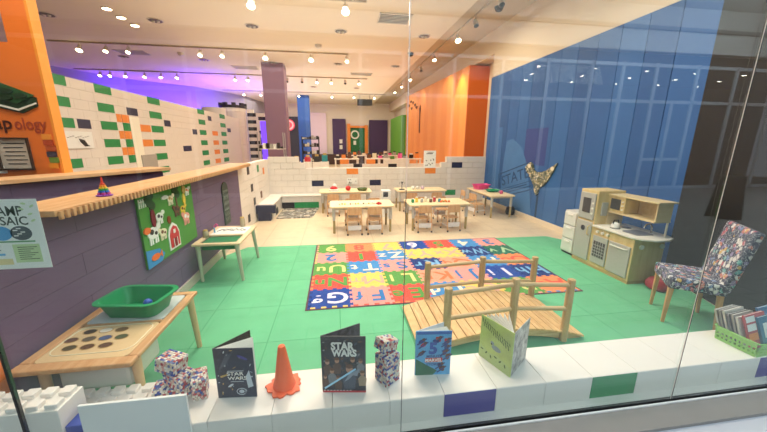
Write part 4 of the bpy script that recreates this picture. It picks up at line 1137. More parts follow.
# sorting board with ten oval wells
sb_ = MB(); sb_.prism(rrect(X0 + .058, X1 - .058, Y0 + .072, 2.033, .03), ZT - .018, ZT - .004, mat('sorting_board', 'DDBE90', .5, var=.05)); board = sb_.build('sorting_board', at, bevel=.003)
mb = MB(); mb.tube([(x, y, ZT - .003) for x, y in rrect(X0 + .075, X1 - .075, 1.738, 2.018, .06)], .003, CREAM, 6, True); mb.build('rim_line', board)
wells = [(-1.519, 1.804), (-1.429, 1.804), (-1.338, 1.806), (-1.567, 1.883), (-1.473, 1.883), (-1.387, 1.883), (-1.300, 1.883), (-1.52, 1.963), (-1.435, 1.967), (-1.346, 1.965)]
wc = ['4A4228', '5E4028', '5A3C2A', '5A3A2C', '5E5040', '465680', '465230', '32261C', 'D8D2C6', '6A5232']
for i, (wx, wy) in enumerate(wells):
    mb = MB(); cx = wx; cy = wy
    mb.prism(oval(cx, cy, .038, .029, 20), ZT - .004, ZT - .0025, mat('well_ring', 'B8935E', .5))
    mb.prism(oval(cx, cy, .033, .024, 20), ZT - .0025, ZT - .0015, mat('well_%d' % i, wc[i], .7)); mb.build('well', board)
MB().prism(rrect(X0 + .06, X1 - .06, 2.06, Y1 - .06, .02), ZT - .015, ZT - .003, mat('pale_tray_liner', 'CFD6D6', .4)).build('tray_liner', at)
mb = MB(); mb.box(X0 + .13, X1 - .085, 1.725, 2.03, ZT - .23, ZT - .029, FROST); bn = mb.build('storage_bin', at, bevel=.02)
for k in range(4):
    MB().prism(oval(-1.45 + k * .092, ZT - .062, .022, .010), 0.0005, .003, mat('bin_hole', 'F0EFEA', .5), face_front(0, 1.7245, 0)).build('handle_hole', bn)


def tub(name, label, loc, rz, w_, d_, h_, m, cat='tub'):
    t = thing(name, label, cat, loc, rz); lip = .022; tp = .035
    outer_b = rrect(-w_ / 2 + tp, w_ / 2 - tp, -d_ / 2 + tp, d_ / 2 - tp, .05); outer_t = rrect(-w_ / 2, w_ / 2, -d_ / 2, d_ / 2, .06)
    lip_o = rrect(-w_ / 2 - lip, w_ / 2 + lip, -d_ / 2 - lip, d_ / 2 + lip, .075); inner_t = rrect(-w_ / 2 + .006, w_ / 2 - .006, -d_ / 2 + .006, d_ / 2 - .006, .055)
    inner_b = rrect(-w_ / 2 + tp + .004, w_ / 2 - tp - .004, -d_ / 2 + tp + .004, d_ / 2 - tp - .004, .046)
    loops = [(outer_b, 0), (outer_t, h_ - .006), (lip_o, h_ - .006), (lip_o, h_), (inner_t, h_), (inner_b, .005)]
    vs = []; n = len(outer_b)
    for pts_, z in loops: vs += [(x, y, z) for x, y in pts_]
    fs = [(i * n + k, i * n + (k + 1) % n, (i + 1) * n + (k + 1) % n, (i + 1) * n + k) for i in range(len(loops) - 1) for k in range(n)]
    fs.append(tuple(reversed(range(n)))); fs.append(tuple(range((len(loops) - 1) * n, len(loops) * n)))
    MB().add(vs, fs, m).build('basin', t, smooth=True)
    return t


tub('green_tub', 'green plastic tub with rolled rim on the far half of the activity table', (-1.365, 2.195, ZT + .0005), math.radians(-8), 0.385, 0.27, 0.115, GREEN)
tag(MB().ball((0, 0, 0.028), .028, BLUE, 16).build('blue_ball', loc=(-1.335, 2.235, ZT + .0065), smooth=True), 'small blue ball lying inside the green tub', 'ball')

# ================================================================== LIGHT TABLE (behind)
lt = thing('sand_table', 'small wooden tray table with splayed legs beside the farm panel', 'table', (0, 0, 0))
X0, X1, Y0, Y1, ZT = -1.655, -1.125, 3.68, 4.50, 0.505
mb = MB()
for a, b, c, e in ((X0, X1, Y0, Y0 + .06), (X0, X1, Y1 - .06, Y1), (X0, X0 + .06, Y0 + .06, Y1 - .06), (X1 - .06, X1, Y0 + .06, Y1 - .06), (X0 + .06, X1 - .06, 4.05, 4.09)):
    mb.box(a, b, c, e, ZT - .03, ZT, mat('pale_frame_wood', 'E4C6A0', .5))
mb.build('frame', lt, bevel=.01)
for lx, ly, dx_, dy_ in ((X0 + .05, Y0 + .05, -.005, .03), (X1 - .05, Y0 + .05, .03, .0), (X0 + .05, Y1 - .05, .0, .08), (X1 - .05, Y1 - .05, .03, .06)):
    MB().cyl((lx, ly, ZT - .03), (lx + dx_, ly + dy_, .018), .027, mat('leg_pale', 'C9C0A8', .5), r1=.018, n=12).build('leg', lt, smooth=True)
mb = MB(); mb.prism(rrect(X0 + .07, X1 - .07, Y0 + .07, 4.04, .04), ZT - .095, ZT - .024, mat('tray_green', '1E7A4E', .4)); mb.build('green_tray', lt)
mb = MB(); mb.box(X0 + .06, X1 - .06, 4.09, Y1 - .06, ZT - .02, ZT - .004, PAPER); wbd = mb.build('white_board', lt)
mb = MB(); rr = random.Random(5)
for k in range(5):
    cx = X0 + .13 + k * .07; cy = 4.26 + rr.uniform(-.06, .06)
    mb.tube([(cx + .035 * math.cos(a * .7), cy + .05 * math.sin(a * 1.1 + k), ZT - .003) for a in range(9)], .004, BLACK, 5)
mb.build('track_drawing', wbd)
for i, (x, y, lb) in enumerate(((-1.60, 3.98, 'small clear jar at the near left corner of the sand table'), (-1.30, 4.46, 'tall clear jar at the far edge of the sand table'))):
    t = thing('glass_jar', lb, 'jar', (x, y, ZT)); h_ = .09 + .04 * i
    mb = MB(); mb.lathe((0, 0, 0), [(.03, 0), (.034, .01), (.034, h_ * .75), (.024, h_ * .9)], mat('jar_clear', 'B9A98C', .15), 14); mb.build('body', t, smooth=True)
    MB().cyl((0, 0, h_ * .9), (0, 0, h_), .027, GOLD, n=14).build('lid', t)
t = thing('toy_flamingo', 'tiny pink and blue toy figure on the sand table', 'toy', (-1.57, 4.18, ZT))
MB().cyl((0, 0, 0), (0, 0, .07), .012, LBLUE, r1=.008, n=8).build('post', t); mb = MB(); mb.tube([(0, 0, .07), (.01, 0, .095), (.03, 0, .11), (.045, 0, .095), (.04, 0, .08)], .009, PINK, 6); mb.build('hook', t)

# ================================================================== FARM PANEL
fp = thing('farm_activity_panel', 'green felt farm panel with barn and animals hung on the purple wall', 'wall panel', (-1.694, 3.41, 0.53))
FG_ = mat('felt_green', '4E8E3A', .9, var=.08, scale=10)
MB().box(0, .018, -.51, .52, 0, .69, FG_).build('board', fp)
FRr = face_right(0.018, 0, 0)


def felt(name, fn, bev=0):
    mb = MB(); fn(mb); mb.build(name, fp)


felt('pond', lambda mb: mb.prism([(-.51, 0), (-.28, .0), (-.22, .06), (-.30, .13), (-.51, .17)], 0, .004, mat('felt_blue', '3A8AC8', .9), FRr))
felt('fish', lambda mb: (mb.prism(oval(-.38, .075, .07, .03), .004, .009, ORANGE, FRr), mb.prism([(-.31, .075), (-.27, .11), (-.27, .04)], .004, .009, ORANGE, FRr)))


def barn(mb):
    mb.prism([(-.12, .04), (.10, .04), (.10, .20), (.06, .27), (-.01, .31), (-.08, .27), (-.12, .20)], 0, .008, PAPER, FRr)
    mb.prism([(-.10, .06), (.08, .06), (.08, .19), (.05, .25), (-.01, .28), (-.07, .25), (-.10, .19)], .008, .012, RED, FRr)
    mb.box(-.05, .03, .06, .15, .012, .015, mat('felt_maroon', '8A2028', .9), FRr); mb.box(-.05, -.04, .06, .15, .015, .017, PAPER, FRr); mb.box(.02, .03, .06, .15, .015, .017, PAPER, FRr)
    mb.box(-.03, .01, .20, .24, .012, .015, PAPER, FRr)


felt('barn', barn)


def animal(cx, cy, s, m1, m2, flip=1):
    def f(mb):
        mb.prism(oval(cx, cy, .07 * s, .042 * s), 0, .008, m1, FRr); mb.prism(oval(cx + flip * .07 * s, cy + .035 * s, .028 * s, .024 * s), .002, .010, m1, FRr)
        for dx_ in (-.045, -.02, .02, .045): mb.box(cx + dx_ * s - .008 * s, cx + dx_ * s + .008 * s, cy - .08 * s, cy - .02 * s, 0, .007, m1, FRr)
        mb.prism(oval(cx - .02 * s, cy + .01 * s, .025 * s, .02 * s, 8), .008, .010, m2, FRr); mb.prism(oval(cx + .03 * s, cy - .008 * s, .018 * s, .014 * s, 8), .008, .010, m2, FRr)
    return f


felt('cow', animal(-.36, .30, 1.3, PAPER, BLACK)); felt('goat', animal(-.20, .26, .9, CREAM, BROWN, -1)); felt('pig', animal(.30, .30, 1.1, mat('felt_pink', 'E8A090', .9), PAPER, -1))
felt('sheep', animal(-.22, .42, .9, PAPER, DARK)); felt('horse', animal(.12, .42, .9, BROWN, BLACK, -1)); felt('goose', animal(.40, .58, .7, PAPER, ORANGE)); felt('hen', animal(.25, .40, .8, YELLOW, BROWN)); felt('duck', animal(.02, .55, .8, CREAM, GOLD))


def treef(cx, cy, h_, m):
    def f(mb):
        mb.box(cx - .012, cx + .012, cy, cy + h_ * .5, 0, .006, BROWN, FRr)
        for k in range(4): mb.prism(oval(cx + .03 * math.cos(k * 1.7), cy + h_ * (.55 + .12 * k), .05, .04), .002 + .001 * k, .008 + .001 * k, m, FRr)
    return f


felt('tree', treef(-.34, .40, .26, mat('felt_dark_green', '2F4F2A', .9))); felt('tree', treef(.14, .44, .24, MATS['felt_dark_green'])); felt('red_bush', lambda mb: mb.prism(oval(-.33, .43, .035, .085), .004, .012, mat('felt_wine', '7A1E28', .9), FRr))
felt('sunflower', lambda mb: (mb.prism(oval(.30, .50, .03, .06), 0, .010, YELLOW, FRr), mb.prism(oval(.32, .60, .04, .045), 0, .010, GOLD, FRr)))
felt('hay_bale', lambda mb: (mb.prism(oval(-.45, .34, .05, .03), 0, .012, ORANGE, FRr), mb.prism(oval(-.08, .58, .06, .02), 0, .008, PAPER, FRr), mb.prism(oval(-.06, .35, .03, .04), 0, .008, mat('felt_rust', '8A4020', .9), FRr)))
for cx_ in (-.45, -.40): pass
felt('fence', lambda mb: [mb.box(-.50 + k * .03, -.49 + k * .03, .55, .63, 0, .006, PAPER, FRr) for k in range(6)] + [mb.box(-.50, -.33, .60, .61, 0, .005, PAPER, FRr)])
# arched letter panel
ap = thing('arched_panel', 'narrow dark arched panel with faint raised shapes on the purple wall', 'wall panel', (-1.698, 5.07, 0.40))
pts = [(-.13, 0), (.13, 0), (.13, .52)] + [(.13 * math.cos(PI * k / 10), .52 + .13 * math.sin(PI * k / 10)) for k in range(1, 10)] + [(-.13, .52)]
MB().prism(pts, 0, .015, mat('slate_green', '3F4A44', .7), face_right(0, 0, 0)).build('board', ap)
mb = MB()
for k in range(6):
    for dx_ in (-1, 0, 1): mb.tube([(dx_ * .07 + .022 * math.cos(a * .9), .50 - k * .085 + .026 * math.sin(a * .9 + k), .0165) for a in range(5)], .004, mat('slate_letter', '9AA39A', .7), 5, T=face_right(0, 0, 0))
mb.build('raised_shapes', ap)
# rainbow gnome-like ornament on the ledge
rt = thing('rainbow_ornament', 'small rainbow coloured pointed ornament standing on the wooden ledge', 'ornament', (-1.62, 2.46, 1.2705))
cols = ['8A3AB0', 'C43A8A', '2F6AC8', '2FA04A', 'E8C22E', 'F08A2E', 'E8402E']
MB().lathe((0, 0, 0), [(.045, 0), (.05, .008), (.02, .016)], MATS.setdefault('orn0', mat('orn0', cols[0], .4)), 14).build('foot', rt)
for k in range(1, 7):
    r = .040 - .0052 * k; z = .004 + k * .0135
    mb = MB()
    for a in range(6): mb.ball((r * .8 * math.cos(a * 1.047 + k), r * .8 * math.sin(a * 1.047 + k), z), .0135 - .001 * k, mat('orn%d' % k, cols[k], .4), 8)
    mb.build('tier', rt, smooth=True)
MB().cyl((0, 0, .08), (0, 0, .135), .010, mat('orn6', cols[6], .4), r1=.003, n=10).build('tip', rt)

# ================================================================== ALPHABET RUG
rug = thing('alphabet_rug', 'multicoloured alphabet puzzle rug with letters in jigsaw squares', 'rug', (0, 0, 0.0122))
RX0, RX1, RY0, RY1 = -0.325, 2.725, 2.925, 4.955
PCOL = dict(b='2A4A9A', n='243A7A', p='E89A92', r='E2574A', o='EE9060', y='EEC868', g='5E9A4E', l='4A8CC8', d='2E6E5A', s='EFA084')
RM = {k: mat('rug_' + k, v, .95, spec=.1, var=.05, scale=30) for k, v in PCOL.items()}
LCOL = dict(b='E4DCF0', n='7FB0D8', p='3A78B8', r='5E9A4E', o='EE6050', y='E0A898', g='D9D288', l='F0DEC8', d='A8C8A0', s='D87A50')
LM = {k: mat('rugletter_' + k, v, .95, spec=.1) for k, v in LCOL.items()}
rows = ['bprlygo', 'rygspbn', 'glpnslo', 'prlyynd', 'goybrlp']
lets = ['GFEDCBA', 'NMLKJIH', 'UTSRQPO', '21ZYXWV', '9876543']
cw = (RX1 - RX0) / 7; ch = (RY1 - RY0) / 5
MB().box(RX0 - .02, RX1 + .02, RY0 - .02, RY1 + .02, 0, .004, mat('rug_edge', '5E3A44', .95)).build('backing', rug)
mb = MB()
for r in range(5):
    for c in range(7):
        x0 = RX0 + c * cw; y0 = RY0 + r * ch; m = RM[rows[r][c]]
        mb.box(x0, x0 + cw, y0, y0 + ch, .004, .006, m)
for r in range(5):
    for c in range(7):
        x0 = RX0 + c * cw; y0 = RY0 + r * ch; m = RM[rows[r][c]]; k = .030
        # knobs reaching over the neighbour on the right and behind
        for j in range(4):
            if c < 6: yy = y0 + (j + .5) * ch / 4; mb.prism([(x0 + cw - .004, yy - .018), (x0 + cw + k, yy - .03), (x0 + cw + k, yy + .03), (x0 + cw - .004, yy + .018)], .006, .0066, m)
            if r < 4: xx = x0 + (j + .5) * cw / 4; mb.prism([(xx - .018, y0 + ch - .004), (xx - .03, y0 + ch + k), (xx + .03, y0 + ch + k), (xx + .018, y0 + ch - .004)], .006, .0066 + .0002 * (j % 2), m)
        if c == 0:
            for j in range(4): yy = y0 + (j + .5) * ch / 4; mb.box(x0, x0 + k, yy - .025, yy + .025, .006, .0068, RM['nogyp'[r]])
        if r == 0:
            for j in range(4): xx = x0 + (j + .5) * cw / 4; mb.box(xx - .025, xx + .025, y0, y0 + k, .006, .0068, RM['yrogbpl'[c]])
        s_ = lets[r][c]; lm = LM[rows[r][c]]
        FL = T3(x0 + cw / 2, y0 + ch / 2, .0085, rz=PI)
        if s_.isalpha():
            bo = .0 if s_ == 'M' else .02; mb.text(s_, .34, FL @ T3(-.09, 0, 0), lm, bo, fit=.24 if s_ in 'MW' else None); mb.text(s_.lower(), .27, FL @ T3(.12, -.01, 0), lm, bo, fit=.17 if s_ in 'MW' else None)
        else: mb.text(s_, .34, FL, lm, .03)
mb.build('printed_tiles', rug)

# ================================================================== WOODEN BRIDGE
br = thing('wooden_bridge', 'small arched wooden footbridge with round rails on the green mat', 'bridge', (0, 0, 0.012))
BX0, BX1, BY0, BY1 = 0.62, 2.07, 2.10, 2.80


def arch(x):
    u = (x - BX0) / (BX1 - BX0); return 0.035 + 0.125 * math.sin(PI * u) ** 0.9


n = 19
for k in range(n):
    xa = BX0 + (BX1 - BX0) * k / n; xb = BX0 + (BX1 - BX0) * (k + 1) / n - .007
    za, zb = arch(xa), arch(xb); mb = MB()
    vs = [(xa, BY0, za - .018), (xb, BY0, zb - .018), (xb, BY1, zb - .018), (xa, BY1, za - .018), (xa, BY0, za), (xb, BY0, zb), (xb, BY1, zb), (xa, BY1, za)]
    mb.add(vs, [(0, 3, 2, 1), (4, 5, 6, 7), (0, 1, 5, 4), (1, 2, 6, 5), (2, 3, 7, 6), (3, 0, 4, 7)], PINE if k % 2 else mat('pine_b', 'E0B67E', .6, var=.1, scale=20))
    mb.build('deck_plank', br, bevel=.002, seg=1)
for yy in (BY0 + .03, BY1 - .05):
    xs = [BX0 + .01 + (BX1 - BX0 - .02) * k / 20 for k in range(21)]; mb = MB(); mm = PINEX
    top_ = [(x, arch(x) - .019) for x in xs]; bot = [(x, max(0.0, arch(x) - .085)) for x in reversed(xs)]
    mb.prism(top_ + bot, 0, .03, mm, Matrix.Translation((0, yy + .03, 0)) @ Matrix.Rotation(PI / 2, 4, 'X')); mb.build('arch_beam', br)
near = [(0.83, .555), (1.385, .60), (1.875, .56)]; far = [(.875, .485), (1.45, .515), (2.03, .485)]
for yy, ps in ((2.115, near), (2.815, far)):
    for x, zt in ps:
        zb_ = .0 
        MB().cyl((x, yy, zb_), (x, yy, zt), .031, PINEZ, n=14).build('post', br, smooth=True, bevel=.004)
    for a, b in ((0, 1), (1, 2)):
        for f in (.05, .26 if yy < 2.5 else .27):
            MB().cyl((ps[a][0], yy, ps[a][1] - f), (ps[b][0], yy, ps[b][1] - f), .019, PINEX, n=10).build('rail', br, smooth=True)

# ================================================================== KIDS TABLES AND CHAIRS
TLEG = mat('leg_grey_metal', 'C4C2BE', .4, .3); FOOTM = mat('leg_olive', 'A8935E', .5); FABW = mat('chair_rung_white', 'DAD6D8', .4)


def kid_table(x0, x1, y0, y1, z, lb, rz=0):
    t = thing('childrens_table', lb, 'table', ((x0 + x1) / 2, (y0 + y1) / 2, 0), rz, 'birch play tables')
    w_, d_ = (x1 - x0) / 2, (y1 - y0) / 2
    MB().prism(rrect(-w_, w_, -d_, d_, .05), z - .028, z, mat('table_birch', 'EFD9AE', .4, var=.03, scale=3)).build('tabletop', t, bevel=.004)
    MB().box(-w_ + .07, w_ - .07, -d_ + .07, d_ - .07, z - .07, z - .028, mat('apron_grey', 'B8B2A8', .5)).build('apron', t)
    for sx in (-1, 1):
        for sy in (-1, 1):
            mb = MB(); lx = sx * (w_ - .07); ly = sy * (d_ - .07)
            mb.cyl((lx, ly, z - .03), (lx, ly, z * .48), .030, TLEG, n=12); mb.cyl((lx, ly, z * .48), (lx, ly, 0), .022, FOOTM, n=12); mb.build('leg', t, smooth=True)
    return t


TZ = .51
kid_table(-.13, 1.06, 5.60, 6.25, TZ, 'birch play table in the front row, left of the glass joint')
kid_table(1.36, 2.56, 5.60, 6.25, TZ, 'birch play table in the front row, right of the glass joint')
kid_table(-.40, .84, 7.35, 7.95, TZ, 'birch play table in the back row, near the corner bench')
kid_table(1.46, 2.70, 7.35, 7.95, TZ, 'birch play table in the back row, below the drawing notice')
kid_table(3.36, 3.96, 6.40, 7.75, TZ, 'birch play table standing against the blue wall')


def kid_chair():
    t = thing('childrens_chair', '', 'chair', (0, 0, 0), 0, 'small birch chairs around the play tables')
    # backrest at -y, seat towards +y
    mb = MB(); mb.prism(rrect(-.15, .15, -.13, .15, .04), .27, .285, CHAIRW); mb.build('seat', t, bevel=.003)
    mb = MB(); pts_ = rrect(-.145, .145, .40, .55, .04); mb.prism(pts_, -.006, .006, CHAIRW, T3(0, -.155, 0, rx=PI / 2)); mb.build('backrest', t, bevel=.002)
    for sx in (-1, 1):
        MB().tube([(sx * .15, -.19, .02), (sx * .15, -.15, .30), (sx * .135, -.145, .53)], .0125, CHAIRW, 8).build('rear_leg', t, smooth=True)
        MB().tube([(sx * .15, .16, .02), (sx * .14, .13, .27)], .0125, CHAIRW, 8).build('front_leg', t, smooth=True)
        mb = MB(); mb.cyl((sx * .15, -.18, .12), (sx * .15, .15, .12), .009, FABW, n=8); mb.build('side_rung', t)
        for yy in (-.19, .16): MB().cyl((sx * .15, yy, 0), (sx * .15, yy, .035), .019, DARK, n=10).build('foot_cap', t)
    mb = MB(); mb.box(-.15, .15, -.176, -.160, .10, .19, FABW); mb.build('rear_stretcher', t)
    return t


kc = kid_chair(); first = True
chairs = [(.31, 5.66, 0, 'front left table, left chair with its back to the window'), (.68, 5.66, 0, 'front left table, right chair with its back to the window'),
          (.30, 6.36, PI, 'front left table, left chair on the far side'), (.78, 6.36, PI, 'front left table, right chair on the far side'),
          (1.62, 5.66, 0, 'front right table, left chair with its back to the window'), (2.17, 5.66, .12, 'front right table, right chair with its back to the window'),
          (1.78, 6.38, PI, 'front right table, left chair on the far side'), (2.24, 6.38, PI, 'front right table, right chair on the far side'),
          (-.08, 7.22, 0, 'back left table, left chair on the near side'), (.42, 7.22, 0, 'back left table, right chair on the near side'),
          (1.75, 7.22, 0, 'back right table, left chair on the near side'), (2.35, 7.22, 0, 'back right table, right chair on the near side'),
          (3.26, 6.85, -PI / 2 + .25, 'chair nearest the window at the table by the blue wall'), (3.24, 7.35, -PI / 2, 'chair farther back at the table by the blue wall')]
for x, y, rz, lb in chairs:
    c = kc if first else copy_tree(kc); first = False
    c.location = (x, y, 0); c.scale = (.86, .88, .92); c.rotation_euler = (0, 0, rz); c['label'] = ('small birch ' + ('' if lb.startswith('chair') else 'chair, ') + lb)

# things on the tables
rr = random.Random(11)
BEADS = [CREAM, GOLD, YELLOW, PAPER, BROWN]
for i in range(12):
    x = .05 + i * .05
    tag(MB().ball((0, 0, .014), .016, BEADS[i % 5], 10).build('wooden_bead', loc=(x, 5.80 + .02 * (i % 2), TZ)), 'small pale bead in the row along the front left play table', 'bead', 'row of beads on the front left table')


def jar(x, y, m, lb, h_=.09, r=.03, g='small pots on the play tables'):
    t = thing('paint_pot', lb, 'pot', (x, y, TZ), 0, g)
    MB().lathe((0, 0, 0), [(r * .8, 0), (r, h_ * .2), (r, h_ * .8), (r * .7, h_)], m, 12).build('body', t, smooth=True)
    MB().cyl((0, 0, h_), (0, 0, h_ + .012), r * .75, PAPER, n=12).build('lid', t)


pc = [('green', GREEN), ('yellow', YELLOW), ('grey', GREY), ('cream', CREAM), ('brown', BROWN), ('red', RED), ('teal', TEAL)]
for i, (nm, m) in enumerate(pc): jar(1.46 + i * .09, 5.85 + .05 * (i % 2), m, 'small %s pot in the row on the front right play table' % nm, .07 + .02 * (i % 2))
for i in range(7):
    m = [ORANGE, GOLD, ORANGEB][i % 3]; tag(MB().ball((0, 0, .02), .026, m, 10, .75).build('toy_fruit', loc=(2.02 + .055 * (i % 4), 5.82 + .06 * (i // 4), TZ)), 'small orange toy fruit in the heap on the front right play table', 'toy fruit', 'heap of orange toy fruit')
ra = thing('toy_apple', 'round red toy apple on the back left play table', 'toy apple', (.28, 7.55, TZ))
MB().ball((0, 0, .06), .065, RED, 16, .92).build('body', ra, smooth=True); MB().cyl((0, 0, .115), (.01, 0, .15), .006, BROWN, n=6).build('stem', ra)
tc = thing('toy_cake', 'white and red toy cake on the back left play table', 'toy', (-.06, 7.52, TZ))
MB().lathe((0, 0, 0), [(.12, 0), (.12, .05), (.10, .055)], PAPER, 18).build('plate', tc); MB().lathe((0, 0, .055), [(.09, 0), (.085, .03), (.03, .07)], RED, 16).build('topping', tc); MB().lathe((.02, 0, .12), [(.05, 0), (.045, .03), (.01, .06)], PAPER, 14).build('cream', tc)
gb = thing('small_basket', 'flat dark green basket on the right of the back left play table', 'basket', (.62, 7.55, TZ))
MB().lathe((0, 0, 0), [(.10, 0), (.13, .06), (.12, .06), (.09, .012)], mat('basket_green', '5C6B34', .7), 16).build('bowl', gb)
for i, (x, y, m, lb) in enumerate(((.78, 5.75, RED, 'small red toy on the front left play table'), (.68, 5.85, PAPER, 'crumpled white paper on the front left play table'))):
    mb = MB(); mb.ball((0, 0, .025), .03, m, 8); mb.ball((.04, .01, .018), .02, m, 8); mb.ball((-.03, .02, .015), .02, m, 7); tag(mb.build('small_toy', loc=(x, y, TZ)), lb, 'toy')
t = thing('white_carton', 'white carton with a dark opening beside the front left play table', 'carton', (1.10, 6.95, 0)); MB().box(-.10, .10, -.1, .1, 0, .60, PAPER).build('box', t); MB().box(-.07, .04, -.102, -.1, .46, .57, DARK).build('opening', t)
mb = MB(); mb.cyl((0, 0, 0), (0, 0, .02), .07, DARK, n=12); mb.cyl((0, 0, .02), (0, 0, .20), .008, DARK, n=6)
for a in range(4): mb.tube([(0, 0, .16), (.05 * math.cos(a * 1.6), .05 * math.sin(a * 1.6), .20), (.07 * math.cos(a * 1.6), .07 * math.sin(a * 1.6), .14)], .005, DARK, 5)
tag(mb.build('utensil_stand', loc=(1.60, 7.55, TZ)), 'dark stand of hanging utensils on the back right play table', 'stand')
for i in range(3):
    mb = MB(); mb.lathe((0, 0, 0), [(.03, 0), (.045, .03), (.045, .06), (.02, .09)], [PAPER, FROST, LILAC][i], 12); mb.tube([(.04, 0, .02), (.07, 0, .04), (.04, 0, .07)], .006, PAPER, 6)
    tag(mb.build('toy_teapot', loc=(1.88 + .12 * i, 7.55, TZ)), '%s toy pot on the back right play table' % ['white', 'pale grey', 'lilac'][i], 'toy pot')
pb = tub('pink_tub', 'pink open tub at the far end of the table by the blue wall', (3.62, 7.45, TZ), 0.1, .38, .28, .12, PINK)
gt = tub('green_tray', 'shallow green tray in the middle of the table by the blue wall', (3.70, 7.0, TZ), 0, .30, .22, .05, GREEN)
tag(MB().ball((0, 0, .04), .045, mat('toy_magenta', 'C84A7A', .5), 12).build('toy_ball', loc=(3.74, 6.66, TZ)), 'small pink ball on the near end of the table by the blue wall', 'ball')
tag(MB().lathe((0, 0, 0), [(.09, 0), (.11, .05), (.09, .16), (.05, .19)], BLACK, 14).build('dark_bag', loc=(4.06, 6.75, 0), smooth=True), 'small dark bag on the floor under the blue wall table', 'bag')

# ================================================================== PLAY KITCHEN
kt = thing('play_kitchen', 'maple play kitchen with fridge, oven, sink and microwave by the blue wall', 'play kitchen', (0, 0, 0.012))
GF = mat('kitchen_grey', 'AFAEA6', .5); WH = mat('kitchen_white', 'E4E0D4', .4); BLK = mat('kitchen_black', '3E3C3C', .35)
KX = 3.40
MB().box(KX, KX + .40, 3.60, 3.90, 0, 1.03, MAPLE).build('fridge_body', kt, bevel=.006)
fd = MB().box(KX - .018, KX, 3.625, 3.885, .06, .60, GF).build('fridge_door', kt, bevel=.006)
mb = MB(); mb.tube([(KX - .02, 3.65, .42), (KX - .05, 3.65, .44), (KX - .05, 3.65, .54), (KX - .02, 3.65, .56)], .008, MAPLE, 6); mb.build('handle', fd)
MB().cyl((KX - .018, 3.76, .50), (KX - .026, 3.76, .50), .035, DARK, n=12).build('magnet', fd)
f2 = MB().box(KX - .018, KX, 3.625, 3.885, .63, .99, GF).build('freezer_door', kt, bevel=.006)
MB().box(KX - .024, KX - .018, 3.69, 3.82, .72, .92, BLK).build('dark_screen', f2)
for k in range(3): MB().cyl((KX - .018, 3.65, .72 + .07 * k), (KX - .028, 3.65, .72 + .07 * k), .014, WH, n=10).build('knob', f2)
ph = MB().box(KX + .06, KX + .15, 3.582, 3.60, .70, .88, GF).build('telephone', kt, bevel=.008)
MB().box(KX, KX + .42, 3.00, 3.60, 0, .56, MAPLE).build('counter_body', kt, bevel=.006)
mb = MB(); cp = [(KX - .03, 3.60), (KX - .03, 3.02), (KX + .02, 2.93), (KX + .14, 2.86), (KX + .30, 2.86), (KX + .42, 2.92), (KX + .47, 3.02), (KX + .47, 3.60)]
mb.prism(cp, .56, .582, WH); ct = mb.build('countertop', kt, bevel=.004)
ov = MB().box(KX - .016, KX, 3.34, 3.57, .08, .45, GF).build('oven_door', kt, bevel=.005)
mb = MB(); mb.box(KX - .020, KX - .016, 3.365, 3.545, .17, .38, BLK)
for k in range(4): mb.box(KX - .024, KX - .020, 3.365, 3.545, .205 + .04 * k, .212 + .04 * k, GREY)
for k in range(4): mb.box(KX - .024, KX - .020, 3.395 + .036 * k, 3.40 + .036 * k, .17, .38, GREY)
mb.build('oven_window', ov)
cd = MB().box(KX - .016, KX, 3.025, 3.315, .06, .45, GF).build('cupboard_door', kt, bevel=.005)
MB().tube([(KX - .016, 3.06, .41), (KX - .04, 3.06, .41), (KX - .04, 3.28, .41), (KX - .016, 3.28, .41)], .008, WH, 6).build('handle', cd)
for k in range(3): MB().cyl((KX, 3.36 + .08 * k, .505), (KX - .022, 3.36 + .08 * k, .505), .018, WH, n=12).build('dial', kt)
for x_, y_ in ((KX + .12, 3.40), (KX + .28, 3.40)): MB().cyl((x_, y_, .582), (x_, y_, .586), .055, BLK, n=18).build('hob_ring', ct)
MB().prism(rrect(KX + .08, KX + .32, 3.05, 3.28, .04), .582, .586, mat('sink_grey', '8F8F8E', .3, .5)).build('sink', ct)
MB().tube([(KX + .36, 3.14, .582), (KX + .36, 3.14, .66), (KX + .33, 3.14, .70), (KX + .27, 3.14, .69), (KX + .25, 3.14, .65)], .010, CHROME, 8).build('tap', ct, smooth=True)
for k in (0, 1):
    MB().cyl((KX + .10 + .28 * k, 3.0, .46), (KX + .10 + .28 * k, 2.985, .46), .028, WH, n=14).build('side_knob', kt)
MB().box(KX + .16, KX + .40, 3.585, 3.60, .582, .98, MAPLEX).build('shelf_post', kt)
MB().box(KX + .38, KX + .40, 2.98, 3.585, .76, .98, MAPLEX).build('shelf_back', kt)
sh = MB().box(KX + .16, KX + .38, 2.96, 3.585, .755, .772, MAPLEX).build('shelf', kt)
MB().box(KX + .14, KX + .40, 2.93, 3.60, .98, .997, MAPLEX).build('shelf_top', kt)
MB().cyl((KX + .36, 2.975, .582), (KX + .36, 2.975, .755), .011, WH, n=8).build('shelf_post', kt)
MB().box(KX + .18, KX + .38, 2.965, 2.98, .772, .98, MAPLEX).build('shelf_end', kt)
mw = MB().box(KX + .16, KX + .37, 3.36, 3.58, .774, .978, MAPLE).build('microwave', kt, bevel=.005)
mb = MB(); mb.box(KX + .154, KX + .16, 3.42, 3.56, .81, .945, BLK); mb.build('microwave_window', mw)
for k in range(3): MB().cyl((KX + .16, 3.385, .82 + .05 * k), (KX + .145, 3.385, .82 + .05 * k), .010, WH, n=8).build('knob', mw)
MB().box(KX - .004, KX + .42, 2.996, 3.902, .0, .035, mat('plinth_maple', 'B89A5E', .6)).build('plinth', kt)
kp = thing('toy_kettle', 'small white toy kettle on the hob of the play kitchen', 'toy kettle', (KX + .12, 3.40, .599))
MB().lathe((0, 0, 0), [(.045, 0), (.05, .02), (.042, .055), (.015, .07)], PAPER, 14).build('body', kp, smooth=True)
